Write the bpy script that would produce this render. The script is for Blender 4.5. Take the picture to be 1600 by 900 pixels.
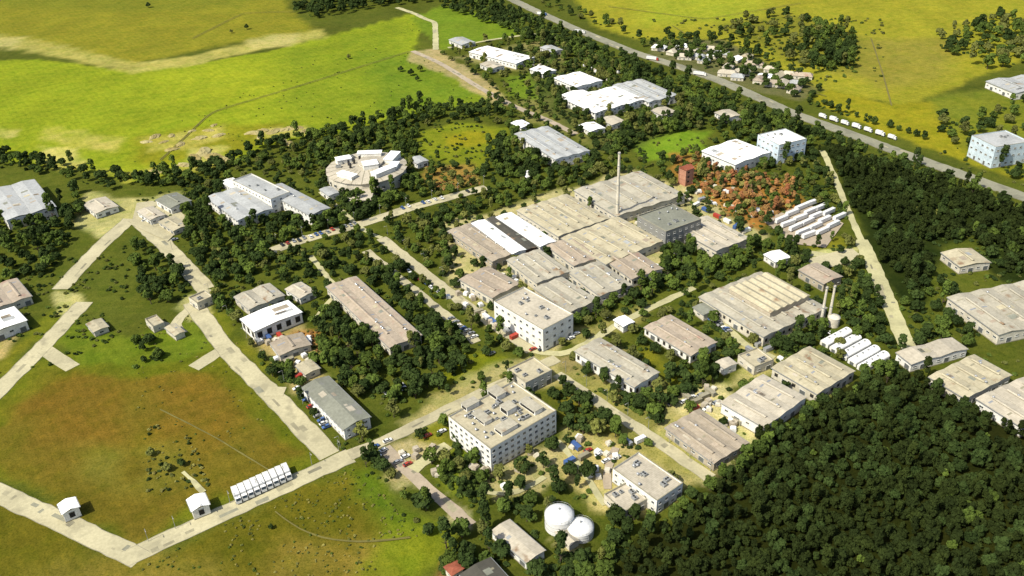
import bpy, bmesh, math, random
import numpy as np
from mathutils import Vector, Matrix
random.seed(7); RNG = np.random.RandomState(7)
S = bpy.context.scene
for o in list(bpy.data.objects): bpy.data.objects.remove(o)
COL = S.collection

# ------------------------------------------------------------------ camera
CAMZ = 300.0; HFOV = 60.0; PIT = math.radians(31); ROLL = math.radians(-2)
FPX = 800 / math.tan(math.radians(HFOV / 2))
cr, sr, cp, sp = math.cos(ROLL), math.sin(ROLL), math.cos(PIT), math.sin(PIT)
X = Vector((1, 0, 0)); U = Vector((0, sp, cp)); F = Vector((0, cp, -sp))
RT = X * cr + U * sr; UP = -X * sr + U * cr
cam_d = bpy.data.cameras.new('camera'); cam = bpy.data.objects.new('camera', cam_d); COL.objects.link(cam)
m3 = Matrix((RT, UP, -F)).transposed()
cam.matrix_world = Matrix.Translation((0, 0, CAMZ)) @ m3.to_4x4()
cam_d.sensor_width = 36; cam_d.sensor_fit = 'HORIZONTAL'
cam_d.angle = math.radians(HFOV); cam_d.clip_start = 1; cam_d.clip_end = 20000
S.camera = cam

# ------------------------------------------------------------------ light
SUN_TO = Vector((-0.80, -0.60, 0)).normalized(); ELEV = math.radians(50)
sd = Vector((SUN_TO.x * math.cos(ELEV), SUN_TO.y * math.cos(ELEV), math.sin(ELEV)))
sun_d = bpy.data.lights.new('sun', 'SUN'); sun_d.energy = 4.6; sun_d.angle = math.radians(0.55); sun_d.color = (1, .945, .81)
sun = bpy.data.objects.new('sun', sun_d); COL.objects.link(sun); sun.rotation_euler = sd.to_track_quat('Z', 'Y').to_euler()
sun.location = (0, 0, 400)
W = bpy.data.worlds.new('World'); S.world = W; W.use_nodes = True
nt = W.node_tree; bgn = nt.nodes['Background']; sky = nt.nodes.new('ShaderNodeTexSky')
sky.sky_type = 'NISHITA'; sky.sun_disc = False; sky.sun_elevation = ELEV
sky.sun_rotation = math.atan2(sd.x, sd.y); sky.dust_density = 2.5
nt.links.new(sky.outputs[0], bgn.inputs[0]); bgn.inputs[1].default_value = 0.12
S.view_settings.view_transform = 'Standard'; S.view_settings.look = 'None'
S.view_settings.gamma = 1; S.view_settings.exposure = 0.45
KEXP = 1.95      # how much brighter a sunlit surface shows than its base colour

def pix(p, z=0.0):
    """ground point (or point at height z) seen at photograph pixel p"""
    x = (p[0] - 800) / FPX; y = -(p[1] - 450) / FPX
    x, y = cr * x - sr * y, sr * x + cr * y
    d = Vector((x, cp + y * sp, -sp + y * cp))
    t = (CAMZ - z) / max(-d.z, .03)
    return Vector((d.x * t, d.y * t, z))
def proj(v):
    d = Vector(v) - Vector((0, 0, CAMZ))
    w = d.dot(F)
    return (800 + FPX * d.dot(RT) / w, 450 - FPX * d.dot(UP) / w, FPX / w)
def s2l(c):
    c = c / 255
    return c / 12.92 if c <= .04045 else ((c + .055) / 1.055) ** 2.4
def rgb(r, g, b, k=KEXP): return (s2l(r) / k, s2l(g) / k, s2l(b) / k)
def mirL(ps): return [(416 - x, y) for x, y in ps]
def mirR(ps): return [(2784 - x, y) for x, y in ps]

# ------------------------------------------------------------------ materials
MATS = {}
def mat(name, c1, c2=None, rough=.85, scale=.3, scale2=3., amt=.5, metal=0, spec=.3, rust=None, stripes=None, bump=0, stripe_amt=.12, rnd=0, coord='Object', rust_scale=.09, rust_t=.56, dirt=.72):
    if name in MATS: return MATS[name]
    m = bpy.data.materials.new(name); m.use_nodes = True; t = m.node_tree; n = t.nodes; l = t.links
    b = n['Principled BSDF']; b.inputs['Roughness'].default_value = rough; b.inputs['Metallic'].default_value = metal
    b.inputs['Specular IOR Level'].default_value = spec
    tc = n.new('ShaderNodeTexCoord'); co = tc.outputs[coord]
    oi = n.new('ShaderNodeObjectInfo')
    ad = n.new('ShaderNodeVectorMath'); ad.operation = 'MULTIPLY_ADD'; ad.inputs[1].default_value = (1, 1, 1)
    sc = n.new('ShaderNodeVectorMath'); sc.operation = 'SCALE'; sc.inputs[0].default_value = (37, 53, 11); l.new(oi.outputs['Random'], sc.inputs['Scale'])
    l.new(co, ad.inputs[0]); l.new(sc.outputs[0], ad.inputs[2]); co = ad.outputs[0]
    def noise(s, d=4):
        q = n.new('ShaderNodeTexNoise'); q.inputs['Scale'].default_value = s; q.inputs['Detail'].default_value = d; l.new(co, q.inputs['Vector']); return q.outputs['Fac']
    def ramp(f, a, bb):
        q = n.new('ShaderNodeMapRange'); q.inputs[1].default_value = a; q.inputs[2].default_value = bb; l.new(f, q.inputs[0]); return q.outputs[0]
    def mix(f, a, bb, mode='MIX'):
        q = n.new('ShaderNodeMix'); q.data_type = 'RGBA'; q.blend_type = mode
        for i, v in ((0, f), (6, a), (7, bb)):
            if hasattr(v, 'links'): l.new(v, q.inputs[i])
            elif i == 0: q.inputs[0].default_value = v
            else: q.inputs[i].default_value = (*v, 1)
        return q.outputs[2]
    if c2 is None: c2 = tuple(v * (1 - amt) for v in c1)
    f = mix(ramp(noise(scale), .35, .65), c1, c2)
    f = mix(ramp(noise(scale2, 5), .3, .75), f, mix(1.0, f, (dirt, dirt, dirt * .98), 'MULTIPLY'))
    if rust: f = mix(ramp(noise(rust_scale, 6), rust_t, rust_t + .12), f, rust)
    if stripes:
        wv = n.new('ShaderNodeTexWave'); wv.inputs['Scale'].default_value = stripes[1]; wv.bands_direction = stripes[0]
        wv.inputs['Distortion'].default_value = .6; wv.inputs['Detail'].default_value = 2; l.new(co, wv.inputs['Vector'])
        g = n.new('ShaderNodeMath'); g.operation = 'MULTIPLY'; g.inputs[1].default_value = stripe_amt * 3; l.new(wv.outputs['Fac'], g.inputs[0])
        f = mix(g.outputs[0], f, mix(1.0, f, (.66, .64, .6), 'MULTIPLY'))
    if rnd:
        hs = n.new('ShaderNodeHueSaturation'); mr = n.new('ShaderNodeMapRange'); mr.inputs[3].default_value = 1 - rnd; mr.inputs[4].default_value = 1 + rnd
        l.new(oi.outputs['Random'], mr.inputs[0]); l.new(mr.outputs[0], hs.inputs['Value']); l.new(f, hs.inputs['Color']); f = hs.outputs[0]
    l.new(f, b.inputs['Base Color'])
    if bump:
        bp = n.new('ShaderNodeBump'); bp.inputs['Strength'].default_value = bump; bp.inputs['Distance'].default_value = .3; l.new(noise(scale2, 5), bp.inputs['Height']); l.new(bp.outputs[0], b.inputs['Normal'])
    MATS[name] = m; return m
def plain(name, c, rough=.5, metal=0, spec=.4): return mat(name, c, tuple(v * .85 for v in c), rough, .8, 6, metal=metal, spec=spec)

RUSTC = (.20, .13, .075)
def roofmat(name, c, rust=RUSTC, rt=.6):
    c = tuple(v * 1.34 for v in c)
    return mat(name, c, tuple(v * .80 for v in c), .8, .07, .6, rust=rust, stripes=('X', .32), stripe_amt=.10, rust_scale=.12, rust_t=rt, rnd=.07)
M = dict(
    r_tan=roofmat('roof_tan', rgb(208, 201, 180)), r_sand=roofmat('roof_sand', rgb(216, 206, 174)), r_pink=roofmat('roof_pinkish', rgb(204, 188, 166), (.30, .20, .15)),
    r_pale=roofmat('roof_pale', rgb(222, 212, 190), rt=.66), r_white=roofmat('roof_white', (.78, .78, .76), (.5, .48, .44), .68),
    r_grey=roofmat('roof_grey', rgb(158, 160, 144), (.2, .2, .18)), r_lgrey=roofmat('roof_light_grey', rgb(204, 207, 206), (.36, .36, .35)), r_brown=roofmat('roof_brown', rgb(196, 182, 160), (.26, .20, .15)),
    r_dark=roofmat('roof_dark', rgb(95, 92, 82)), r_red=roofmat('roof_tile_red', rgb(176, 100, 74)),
    w_white=mat('wall_white', (.78, .78, .74), (.68, .66, .60), .9, .15, 1.2), w_cream=mat('wall_cream', (.62, .58, .48), (.50, .46, .36), .9, .15, 1.2),
    w_tan=mat('wall_tan', (.44, .39, .30), (.35, .30, .22), .9, .15, 1.2), w_grey=mat('wall_grey', rgb(170, 170, 160), (.2, .2, .19), .9, .15, 1.2), w_brown=mat('wall_brown', rgb(120, 90, 72), (.09, .06, .05), .9, .15, 1.2),
    w_blue=mat('wall_blue_white', (.56, .66, .72), (.45, .54, .6), .7, .15, 1.), w_red=mat('steel_salmon', (.46, .24, .16), (.38, .18, .11), .7, .15, 1.),
    glass=plain('window_glass', (.025, .035, .04), .12, spec=.6), frame=plain('frame_white', (.6, .6, .57)), dark=plain('dark_opening', (.02, .019, .017), .9), door=plain('door_grey', (.13, .14, .14)),
    metal=plain('galvanised_metal', (.36, .37, .36), .5, .3), white=plain('paint_white', (.78, .78, .76), .45), conc=mat('concrete', rgb(205, 198, 170), rgb(178, 170, 142), .9, .06, 1.1),
    tyre=plain('tyre_rubber', (.02, .02, .02), .9), lamp=plain('lamp_plastic', (.5, .45, .4), .2), red=plain('paint_red', (.4, .05, .03), .4),
    blue=plain('paint_blue', (.06, .12, .3), .4), silver=plain('paint_silver', (.42, .43, .44), .35, .4), black=plain('paint_black', (.03, .03, .032), .3), soil=mat('soil_cream', rgb(224, 212, 150), rgb(186, 168, 104), 1, .4, 2.5, bump=.5),
    trunk=mat('bark', (.10, .075, .05), (.06, .045, .03), .95, 1, 6),
)
def leafmat(name, c1, c2, rnd=.22):
    m = mat(name, c1, c2, .9, .22, 1.6, spec=.03, rnd=rnd)
    return m
M['leaf_dark'] = leafmat('leaves_dark', (.046, .070, .018), (.026, .043, .012))
M['leaf_mid'] = leafmat('leaves_mid', (.095, .135, .024), (.055, .085, .018))
M['leaf_olive'] = leafmat('leaves_olive', (.145, .155, .038), (.09, .10, .028))
M['leaf_forest'] = leafmat('leaves_forest', (.030, .042, .010), (.019, .028, .008), .2)
M['leaf_orange'] = leafmat('leaves_orange', (.38, .18, .07), (.27, .17, .06))
M['leaf_red'] = leafmat('leaves_rust', (.33, .12, .055), (.30, .15, .06))
M['leaf_yellow'] = leafmat('leaves_yellow', (.30, .26, .07), (.2, .2, .06))

# ------------------------------------------------------------------ objects
def tag(o, label=None, cat=None, group=None, kind=None):
    if label: o['label'] = label
    if cat: o['category'] = cat
    if group: o['group'] = group
    if kind: o['kind'] = kind
    return o
def empty(name, loc=(0, 0, 0), rz=0, **k):
    o = bpy.data.objects.new(name, None); COL.objects.link(o); o.location = loc; o.rotation_euler = (0, 0, rz); o.empty_display_size = .5
    return tag(o, **k)
class MB:
    def __init__(s): s.v = []; s.f = []; s.mi = []
    def add(s, vs, fs, mi=0):
        b = len(s.v); s.v += [tuple(v) for v in vs]; s.f += [tuple(i + b for i in f) for f in fs]; s.mi += [mi] * len(fs); return s
    def box(s, x0, x1, y0, y1, z0, z1, mi=0):
        return s.add([(x0, y0, z0), (x1, y0, z0), (x1, y1, z0), (x0, y1, z0), (x0, y0, z1), (x1, y0, z1), (x1, y1, z1), (x0, y1, z1)],
                     [(0, 3, 2, 1), (4, 5, 6, 7), (0, 1, 5, 4), (1, 2, 6, 5), (2, 3, 7, 6), (3, 0, 4, 7)], mi)
    def cyl(s, x, y, z0, z1, r0, r1=None, n=12, mi=0, cap=True, axis='z'):
        r1 = r0 if r1 is None else r1; vs = []
        for z, r in ((z0, r0), (z1, r1)):
            for i in range(n):
                a = 2 * math.pi * i / n; c, d = r * math.cos(a), r * math.sin(a)
                vs.append((x + c, y + d, z) if axis == 'z' else ((z, y + c, x + d) if axis == 'x' else (x + c, z, y + d)))
        fs = [(i, (i + 1) % n, n + (i + 1) % n, n + i) for i in range(n)]
        if cap: fs += [tuple(range(n))[::-1], tuple(range(n, 2 * n))]
        return s.add(vs, fs, mi)
    def lathe(s, prof, n=24, mi=0, x=0, y=0):
        vs = [(x + r * math.cos(2 * math.pi * i / n), y + r * math.sin(2 * math.pi * i / n), z) for r, z in prof for i in range(n)]
        fs = [(k * n + i, k * n + (i + 1) % n, (k + 1) * n + (i + 1) % n, (k + 1) * n + i) for k in range(len(prof) - 1) for i in range(n)]
        return s.add(vs, fs, mi)
    def mesh(s, name, mats):
        me = bpy.data.meshes.new(name); me.from_pydata(s.v, [], s.f)
        for m in (mats if isinstance(mats, (list, tuple)) else [mats]): me.materials.append(m)
        if any(s.mi): me.polygons.foreach_set('material_index', s.mi)
        me.update(); return me
    def build(s, name, mats, parent=None, smooth=False):
        me = s.mesh(name, mats); o = bpy.data.objects.new(name, me); COL.objects.link(o); o.parent = parent
        if smooth: me.polygons.foreach_set('use_smooth', [True] * len(me.polygons))
        return o
def inst(name, me, parent, loc=(0, 0, 0), rz=0, sc=(1, 1, 1)):
    o = bpy.data.objects.new(name, me); COL.objects.link(o); o.parent = parent; o.location = loc; o.rotation_euler = (0, 0, rz); o.scale = sc; return o

# ------------------------------------------------------------------ ground sheet
def poly_sd(P, pts):
    """signed distance (m, + inside) of points P (n,2) to a polygon"""
    pts = np.array(pts, float); n = len(pts); d = np.full(len(P), 1e18); ins = np.zeros(len(P), bool)
    for i in range(n):
        a, b = pts[i], pts[(i + 1) % n]; e = b - a; w = P - a
        t = np.clip((w @ e) / max(e @ e, 1e-9), 0, 1); d = np.minimum(d, ((w - t[:, None] * e) ** 2).sum(1))
        c = ((a[1] > P[:, 1]) != (b[1] > P[:, 1]))
        with np.errstate(divide='ignore', invalid='ignore'): xx = a[0] + (P[:, 1] - a[1]) * e[0] / (e[1] if e[1] else 1e-9)
        ins ^= c & (P[:, 0] < xx)
    return np.where(ins, 1, -1) * np.sqrt(d)
def line_d(P, pts):
    pts = np.array(pts, float); d = np.full(len(P), 1e18)
    for a, b in zip(pts[:-1], pts[1:]):
        e = b - a; w = P - a; t = np.clip((w @ e) / max(e @ e, 1e-9), 0, 1); d = np.minimum(d, ((w - t[:, None] * e) ** 2).sum(1))
    return np.sqrt(d)
def w2(ps): return [tuple(pix(p)[:2]) for p in ps]
def vnoise(P, scale, seed):
    r = np.random.RandomState(seed); T = r.rand(64, 64)
    q = P / scale; i = np.floor(q).astype(int); f = q - i; f = f * f * (3 - 2 * f); a, b = i[:, 0] % 64, i[:, 1] % 64
    return (T[a, b] * (1 - f[:, 0]) + T[(a + 1) % 64, b] * f[:, 0]) * (1 - f[:, 1]) + (T[a, (b + 1) % 64] * (1 - f[:, 0]) + T[(a + 1) % 64, (b + 1) % 64] * f[:, 0]) * f[:, 1]

MEADOW = [(-150, 100), (60, 92), (208, 112), (300, 100), (420, 80), (520, 55), (640, 22), (665, 30), (645, 75), (700, 110), (780, 150), (680, 172), (560, 200), (420, 228), (340, 262), (208, 285), (100, 262), (-150, 240)]
OLIVE = [(-250, -60), (640, -60), (450, -10), (450, 15), (500, 55), (380, 65), (208, 100), (60, 75), (-250, 40)]
YELLOW = [(850, -60), (1900, -60), (1900, 40), (1640, 80), (1500, 130), (1400, 185), (1392, 160), (1275, 140), (1130, 62), (1000, 62), (930, 42)]
BROWN = [(-60, 700), (30, 640), (110, 560), (208, 545), (300, 555), (345, 575), (490, 700), (478, 715), (350, 770), (208, 838), (100, 785), (-60, 715)]
LOWER = [(-80, 760), (0, 780), (100, 835), (208, 890), (300, 850), (560, 728), (640, 800), (700, 850), (640, 910), (560, 960), (-120, 960)]
PATCH = [  # polygon in photograph pixels, colour as seen, edge softness in metres, noise share
    (OLIVE, (153, 148, 54), 8, 0), ([(-200, -40), (420, -40), (380, 10), (200, 20), (-200, 0)], (138, 140, 52), 25, .4),
    (MEADOW, (158, 170, 48), 3, 0),
    ([(400, 90), (640, 30), (640, 80), (700, 110), (780, 150), (680, 170), (520, 200), (430, 160)], (143, 158, 48), 20, .3),
    ([(240, 110), (420, 90), (460, 130), (400, 170), (260, 160)], (172, 180, 52), 25, .5),
    ([(560, 80), (660, 90), (760, 150), (600, 185)], (122, 146, 48), 18, .5),
    ([(208, 215), (300, 200), (440, 190), (480, 205), (380, 235), (208, 262)], (156, 148, 44), 10, .5),
    ([(-20, 52), (60, 62), (208, 98), (300, 88), (400, 62), (500, 46), (508, 58), (420, 75), (300, 102), (208, 114), (60, 84), (-20, 68)], (196, 186, 116), 6, .35),
    ([(380, 60), (470, 52), (455, 72), (390, 78)], (206, 194, 140), 6, .3),
    ([(640, 30), (690, 8), (760, 25), (840, 55), (760, 62), (690, 78)], (126, 150, 48), 3, .2),
    (YELLOW, (172, 166, 60), 6, 0), ([(1000, -30), (1200, -30), (1180, 30), (1000, 40)], (178, 184, 64), 30, .3), ([(1300, 60), (1500, 60), (1480, 120), (1390, 140), (1300, 110)], (160, 150, 74), 20, .3),
    ([(1120, 40), (1230, 20), (1350, 60), (1340, 110), (1240, 100)], (142, 140, 60), 14, .3),
    ([(1300, 142), (1392, 162), (1510, 150), (1640, 170), (1640, 290), (1500, 250), (1392, 210), (1310, 180), (1262, 150)], (164, 156, 44), 4, .1), ([(1440, 150), (1640, 130), (1640, 290), (1520, 250)], (124, 132, 50), 8, .3),
    ([(218, 216), (300, 204), (345, 198), (350, 215), (300, 232), (235, 236)], (212, 198, 120), 6, .85), ([(300, 232), (345, 228), (362, 250), (330, 262), (280, 262)], (224, 212, 140), 4, .5), ([(390, 204), (430, 198), (474, 198), (482, 212), (440, 216), (398, 214)], (218, 206, 134), 4, .6), ([(208, 268), (280, 258), (350, 252), (340, 262), (270, 270), (215, 282)], (196, 184, 100), 5, .8), ([(66, 228), (120, 232), (125, 252), (75, 250)], (214, 200, 130), 6, .6),
    # brown field
    ([(60, 560), (140, 540), (208, 530), (300, 530), (360, 570), (500, 700), (540, 705), (340, 790), (208, 850), (60, 770), (-80, 700), (-40, 640)], (116, 120, 36), 4, .1),
    ([(-40, 690), (60, 618), (110, 590), (160, 588), (208, 596), (290, 578), (345, 592), (400, 650), (470, 706), (335, 776), (208, 842), (80, 782)], (126, 110, 44), 4, .2), ([(60, 640), (150, 610), (190, 680), (100, 730)], (136, 110, 48), 14, .5),
    ([(240, 600), (340, 590), (390, 640), (330, 700), (220, 690)], (138, 110, 46), 14, .5),
    ([(215, 700), (300, 690), (310, 750), (230, 770)], (140, 132, 60), 8, .6),
    (LOWER, (120, 112, 38), 4, .1), ([(300, 850), (420, 790), (520, 780), (560, 830), (440, 860), (300, 900)], (112, 106, 34), 12, .5),
    ([(440, 850), (600, 840), (620, 860), (560, 920), (400, 920)], (164, 140, 72), 10, .6), ([(230, 860), (330, 880), (400, 930), (200, 930)], (150, 134, 66), 8, .5),
    ([(540, 735), (575, 735), (700, 850), (650, 900), (610, 850)], (100, 122, 38), 6, .1), ([(600, 800), (700, 850), (690, 890), (620, 905), (570, 900)], (132, 140, 40), 8, .3),
    # lawns
    ([(655, 205), (720, 192), (795, 200), (790, 225), (750, 262), (660, 245)], (142, 150, 44), 5, .2), ([(700, 210), (770, 205), (760, 225), (700, 230)], (160, 150, 40), 8, .3),
    ([(790, 120), (860, 108), (880, 140), (840, 158), (790, 145)], (124, 148, 50), 5, .2), ([(990, 225), (1050, 200), (1110, 205), (1100, 235), (1010, 252)], (132, 162, 52), 5, .2),
    ([(680, 590), (720, 545), (785, 560), (760, 585), (700, 605)], (134, 140, 38), 4, .2), ([(300, 490), (330, 480), (370, 512), (350, 535)], (124, 128, 42), 3, .2),
    ([(990, 560), (1020, 545), (1080, 585), (1050, 600)], (132, 130, 42), 4, .2), ([(370, 530), (450, 590), (440, 600), (395, 575)], (130, 130, 44), 4, .2),
    ([(208, 530), (300, 500), (335, 530), (300, 560), (208, 580)], (116, 132, 42), 5, .2), ([(640, 660), (700, 640), (700, 695), (640, 705)], (140, 138, 50), 4, .3), ([(690, 710), (760, 700), (760, 800), (700, 780)], (120, 132, 42), 4, .2),
    ([(870, 600), (920, 600), (985, 680), (930, 690), (880, 660)], (128, 120, 46), 5, .3), ([(1240, 372), (1340, 372), (1335, 395), (1270, 395)], (138, 136, 46), 3, .2),
    # trodden earth and yards
    ([(640, 80), (680, 76), (770, 130), (800, 165), (780, 168), (700, 118), (640, 95)], (196, 176, 144), 3, .2), ([(700, 90), (780, 75), (860, 58), (900, 70), (880, 110), (800, 110)], (158, 150, 110), 5, .4),
    ([(670, 262), (740, 258), (750, 285), (690, 300), (660, 285)], (176, 140, 84), 4, .4), ([(800, 160), (880, 150), (960, 190), (960, 240), (900, 215), (820, 190)], (150, 146, 96), 6, .5),
    ([(1050, 238), (1100, 245), (1250, 290), (1245, 330), (1185, 360), (1060, 300)], (196, 136, 80), 5, .4), ([(1050, 300), (1080, 300), (1200, 370), (1180, 385), (1080, 330)], (196, 184, 146), 3, .2),
    ([(690, 350), (800, 322), (990, 262), (1090, 300), (1180, 375), (1110, 400), (1060, 370), (1030, 428), (890, 500), (870, 560), (700, 450)], (206, 194, 158), 4, .1),
    ([(690, 450), (770, 470), (860, 545), (830, 555), (690, 460)], (170, 164, 116), 3, .2),
    ([(870, 560), (930, 520), (1040, 600), (1010, 640), (940, 615)], (160, 146, 110), 4, .3), ([(880, 520), (970, 490), (1010, 480), (990, 510), (910, 545)], (176, 166, 112), 3, .3),
    ([(1150, 545), (1180, 540), (1260, 570), (1190, 590), (1140, 605), (1160, 570)], (206, 194, 144), 3, .2), ([(1050, 610), (1130, 600), (1200, 660), (1190, 700), (1110, 760), (1020, 690)], (226, 214, 176), 3, .1),
    ([(880, 665), (980, 690), (1080, 750), (1010, 810), (930, 790), (880, 740)], (216, 198, 150), 3, .15), ([(745, 735), (800, 700), (880, 700), (850, 770), (770, 785)], (200, 186, 150), 3, .3),
    ([(590, 700), (640, 680), (690, 700), (640, 735), (655, 760), (620, 765)], (206, 190, 158), 3, .2), ([(620, 660), (760, 570), (860, 560), (880, 600), (700, 650), (640, 690)], (196, 184, 140), 3, .2),
    ([(395, 525), (470, 505), (500, 540), (490, 580), (520, 600), (460, 610), (420, 560)], (196, 176, 134), 3, .2), ([(462, 520), (500, 512), (505, 545), (470, 550)], (186, 136, 84), 3, .4),
    ([(208, 312), (280, 300), (300, 350), (260, 370), (208, 345)], (206, 198, 150), 3, .3), ([(290, 460), (330, 455), (330, 490), (300, 500), (280, 480)], (204, 196, 148), 2, .2),
    ([(1255, 395), (1345, 385), (1340, 415), (1260, 410)], (218, 212, 164), 2, .1), ([(900, 585), (1040, 600), (1110, 745), (1040, 740), (870, 600)], (172, 164, 104), 4, .4),
    ([(800, 70), (1010, 130), (1110, 190), (960, 240), (860, 180)], (92, 102, 56), 8, .4), ([(1020, 62), (1130, 62), (1280, 140), (1250, 160), (1100, 120), (1010, 90)], (120, 118, 90), 5, .3),
    ([(850, 840), (905, 850), (900, 880), (880, 870)], (200, 188, 150), 2, .2), ([(700, 770), (735, 800), (735, 830), (700, 810)], (196, 186, 156), 2, .2), ([(690, 870), (735, 870), (730, 905), (680, 905)], (170, 110, 88), 2, .3),
]
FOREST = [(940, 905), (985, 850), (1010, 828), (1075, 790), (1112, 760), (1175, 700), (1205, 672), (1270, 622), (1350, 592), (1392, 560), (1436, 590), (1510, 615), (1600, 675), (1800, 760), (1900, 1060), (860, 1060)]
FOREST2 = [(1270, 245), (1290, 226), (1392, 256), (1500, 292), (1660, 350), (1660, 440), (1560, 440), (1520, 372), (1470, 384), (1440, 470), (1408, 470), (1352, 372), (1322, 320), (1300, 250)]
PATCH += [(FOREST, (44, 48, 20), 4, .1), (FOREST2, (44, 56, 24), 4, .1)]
_mir = []
for poly, c, s_, k in PATCH[8:]:
    xs = [p[0] for p in poly]
    if min(xs) >= 200 and min(xs) < 400 and max(xs) < 560: _mir.append((mirL(poly), c, s_, k))
PATCH += _mir
xs = np.concatenate([np.arange(-1700, -640, 8), np.arange(-640, 700, 2.6), np.arange(700, 1800, 8)])
ys = np.concatenate([np.arange(60, 200, 5), np.arange(200, 640, 2.6), np.arange(640, 1100, 5), np.arange(1100, 3000, 16)])
GX, GY = np.meshgrid(xs, ys); P = np.stack([GX.ravel(), GY.ravel()], 1)
wob = (vnoise(P, 17, 3) - .5) * 9 + (vnoise(P, 5.3, 4) - .5) * 4
C = np.tile(np.array(rgb(106, 114, 42)), (len(P), 1))
n1 = vnoise(P, 45, 11); C *= (0.85 + .3 * n1)[:, None]
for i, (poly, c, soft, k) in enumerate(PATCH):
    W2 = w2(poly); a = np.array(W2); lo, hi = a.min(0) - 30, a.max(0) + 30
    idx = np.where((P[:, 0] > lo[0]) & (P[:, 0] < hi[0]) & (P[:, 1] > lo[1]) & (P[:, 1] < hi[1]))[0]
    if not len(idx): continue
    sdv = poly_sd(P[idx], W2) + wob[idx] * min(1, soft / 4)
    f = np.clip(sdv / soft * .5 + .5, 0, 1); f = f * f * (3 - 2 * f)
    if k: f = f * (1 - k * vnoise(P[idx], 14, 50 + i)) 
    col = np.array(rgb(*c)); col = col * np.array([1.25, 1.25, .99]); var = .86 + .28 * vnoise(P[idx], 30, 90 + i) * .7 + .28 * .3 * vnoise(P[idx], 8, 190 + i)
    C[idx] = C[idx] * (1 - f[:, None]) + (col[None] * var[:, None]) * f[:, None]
gm = bpy.data.materials.new('ground_cover'); gm.use_nodes = True; t = gm.node_tree; n = t.nodes; l = t.links; b = n['Principled BSDF']; b.inputs['Roughness'].default_value = 1; b.inputs['Specular IOR Level'].default_value = .05
at = n.new('ShaderNodeAttribute'); at.attribute_name = 'soil'; ge = n.new('ShaderNodeNewGeometry'); prev = at.outputs['Color']
for sc_, lo_, hi_, dk in ((.035, .42, .68, (1.16, 1.10, 1.05)), (.16, .45, .7, (.78, .80, .74)), (.7, .5, .72, (.72, .76, .66)), (.35, .52, .70, (1.30, 1.22, 1.12)), (.09, .5, .6, (.86, .93, .8)), (1.1, .48, .62, (.70, .76, .62)), (2.6, .5, .65, (.66, .72, .6))):
    q = n.new('ShaderNodeTexNoise'); q.inputs['Scale'].default_value = sc_; q.inputs['Detail'].default_value = 5; l.new(ge.outputs['Position'], q.inputs['Vector'])
    r_ = n.new('ShaderNodeMapRange'); r_.inputs[1].default_value = lo_; r_.inputs[2].default_value = hi_; l.new(q.outputs['Fac'], r_.inputs[0])
    mx = n.new('ShaderNodeMix'); mx.data_type = 'RGBA'; mx.blend_type = 'MULTIPLY'; mx.inputs[7].default_value = (*dk, 1); l.new(r_.outputs[0], mx.inputs[0]); l.new(prev, mx.inputs[6]); prev = mx.outputs[2]
l.new(prev, b.inputs['Base Color'])
gf = gm.copy(); gf.name = 'field_cover'; t = gf.node_tree; n = t.nodes; l = t.links; b = n['Principled BSDF']; src = b.inputs['Base Color'].links[0].from_socket
ge = n.new('ShaderNodeNewGeometry'); rot_ = n.new('ShaderNodeVectorRotate'); rot_.rotation_type = 'Z_AXIS'; rot_.inputs['Angle'].default_value = math.radians(-34); l.new(ge.outputs['Position'], rot_.inputs['Vector'])
for dr, sc_, amt_, dist_ in (('X', .055, .10, 2.0), ('X', .16, .07, 4), ('Y', .02, .06, 3)):
    wv = n.new('ShaderNodeTexWave'); wv.bands_direction = dr; wv.inputs['Scale'].default_value = sc_; wv.inputs['Distortion'].default_value = dist_; wv.inputs['Detail'].default_value = 3; wv.inputs['Detail Scale'].default_value = 1.5; l.new(rot_.outputs[0], wv.inputs['Vector'])
    g_ = n.new('ShaderNodeMath'); g_.operation = 'MULTIPLY'; g_.inputs[1].default_value = amt_ * 2; l.new(wv.outputs['Fac'], g_.inputs[0])
    mx = n.new('ShaderNodeMix'); mx.data_type = 'RGBA'; mx.blend_type = 'MULTIPLY'; mx.inputs[7].default_value = (.62, .68, .55, 1); l.new(g_.outputs[0], mx.inputs[0]); l.new(src, mx.inputs[6]); src = mx.outputs[2]
l.new(src, b.inputs['Base Color'])
ny, nx = GX.shape
ii = (np.arange(ny - 1)[:, None] * nx + np.arange(nx - 1)[None]).ravel()
quads = np.stack([ii, ii + 1, ii + nx + 1, ii + nx], 1)
cen = P[quads].mean(1)
which = np.zeros(len(quads), int)
for k, poly in enumerate([OLIVE, MEADOW, YELLOW, BROWN, LOWER]):
    which[poly_sd(cen, w2(poly)) > 0] = k + 1
HZ = (vnoise(P, 60, 8) - .5) * .25
def sheet(name, sel):
    q = quads[sel]; u, inv = np.unique(q, return_inverse=True); inv = inv.reshape(q.shape)
    me = bpy.data.meshes.new(name); me.vertices.add(len(u)); me.vertices.foreach_set('co', np.column_stack([P[u], HZ[u] * 0]).ravel())
    me.loops.add(q.size); me.loops.foreach_set('vertex_index', inv.ravel().astype(np.int32)); me.polygons.add(len(q)); me.polygons.foreach_set('loop_start', np.arange(0, q.size, 4, dtype=np.int32))
    me.update(); me.validate(); at = me.color_attributes.new('soil', 'FLOAT_COLOR', 'POINT'); at.data.foreach_set('color', np.column_stack([C[u], np.ones(len(u))]).ravel())
    me.materials.append(gm if name == 'ground' else gf); o = bpy.data.objects.new(name, me); COL.objects.link(o); o['kind'] = 'structure'; return o
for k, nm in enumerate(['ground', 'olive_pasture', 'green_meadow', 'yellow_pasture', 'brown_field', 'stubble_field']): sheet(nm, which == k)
far = MB(); far.add([(-9000, -500, -.6), (9000, -500, -.6), (9000, 16000, -.6), (-9000, 16000, -.6)], [(0, 1, 2, 3)])
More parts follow.
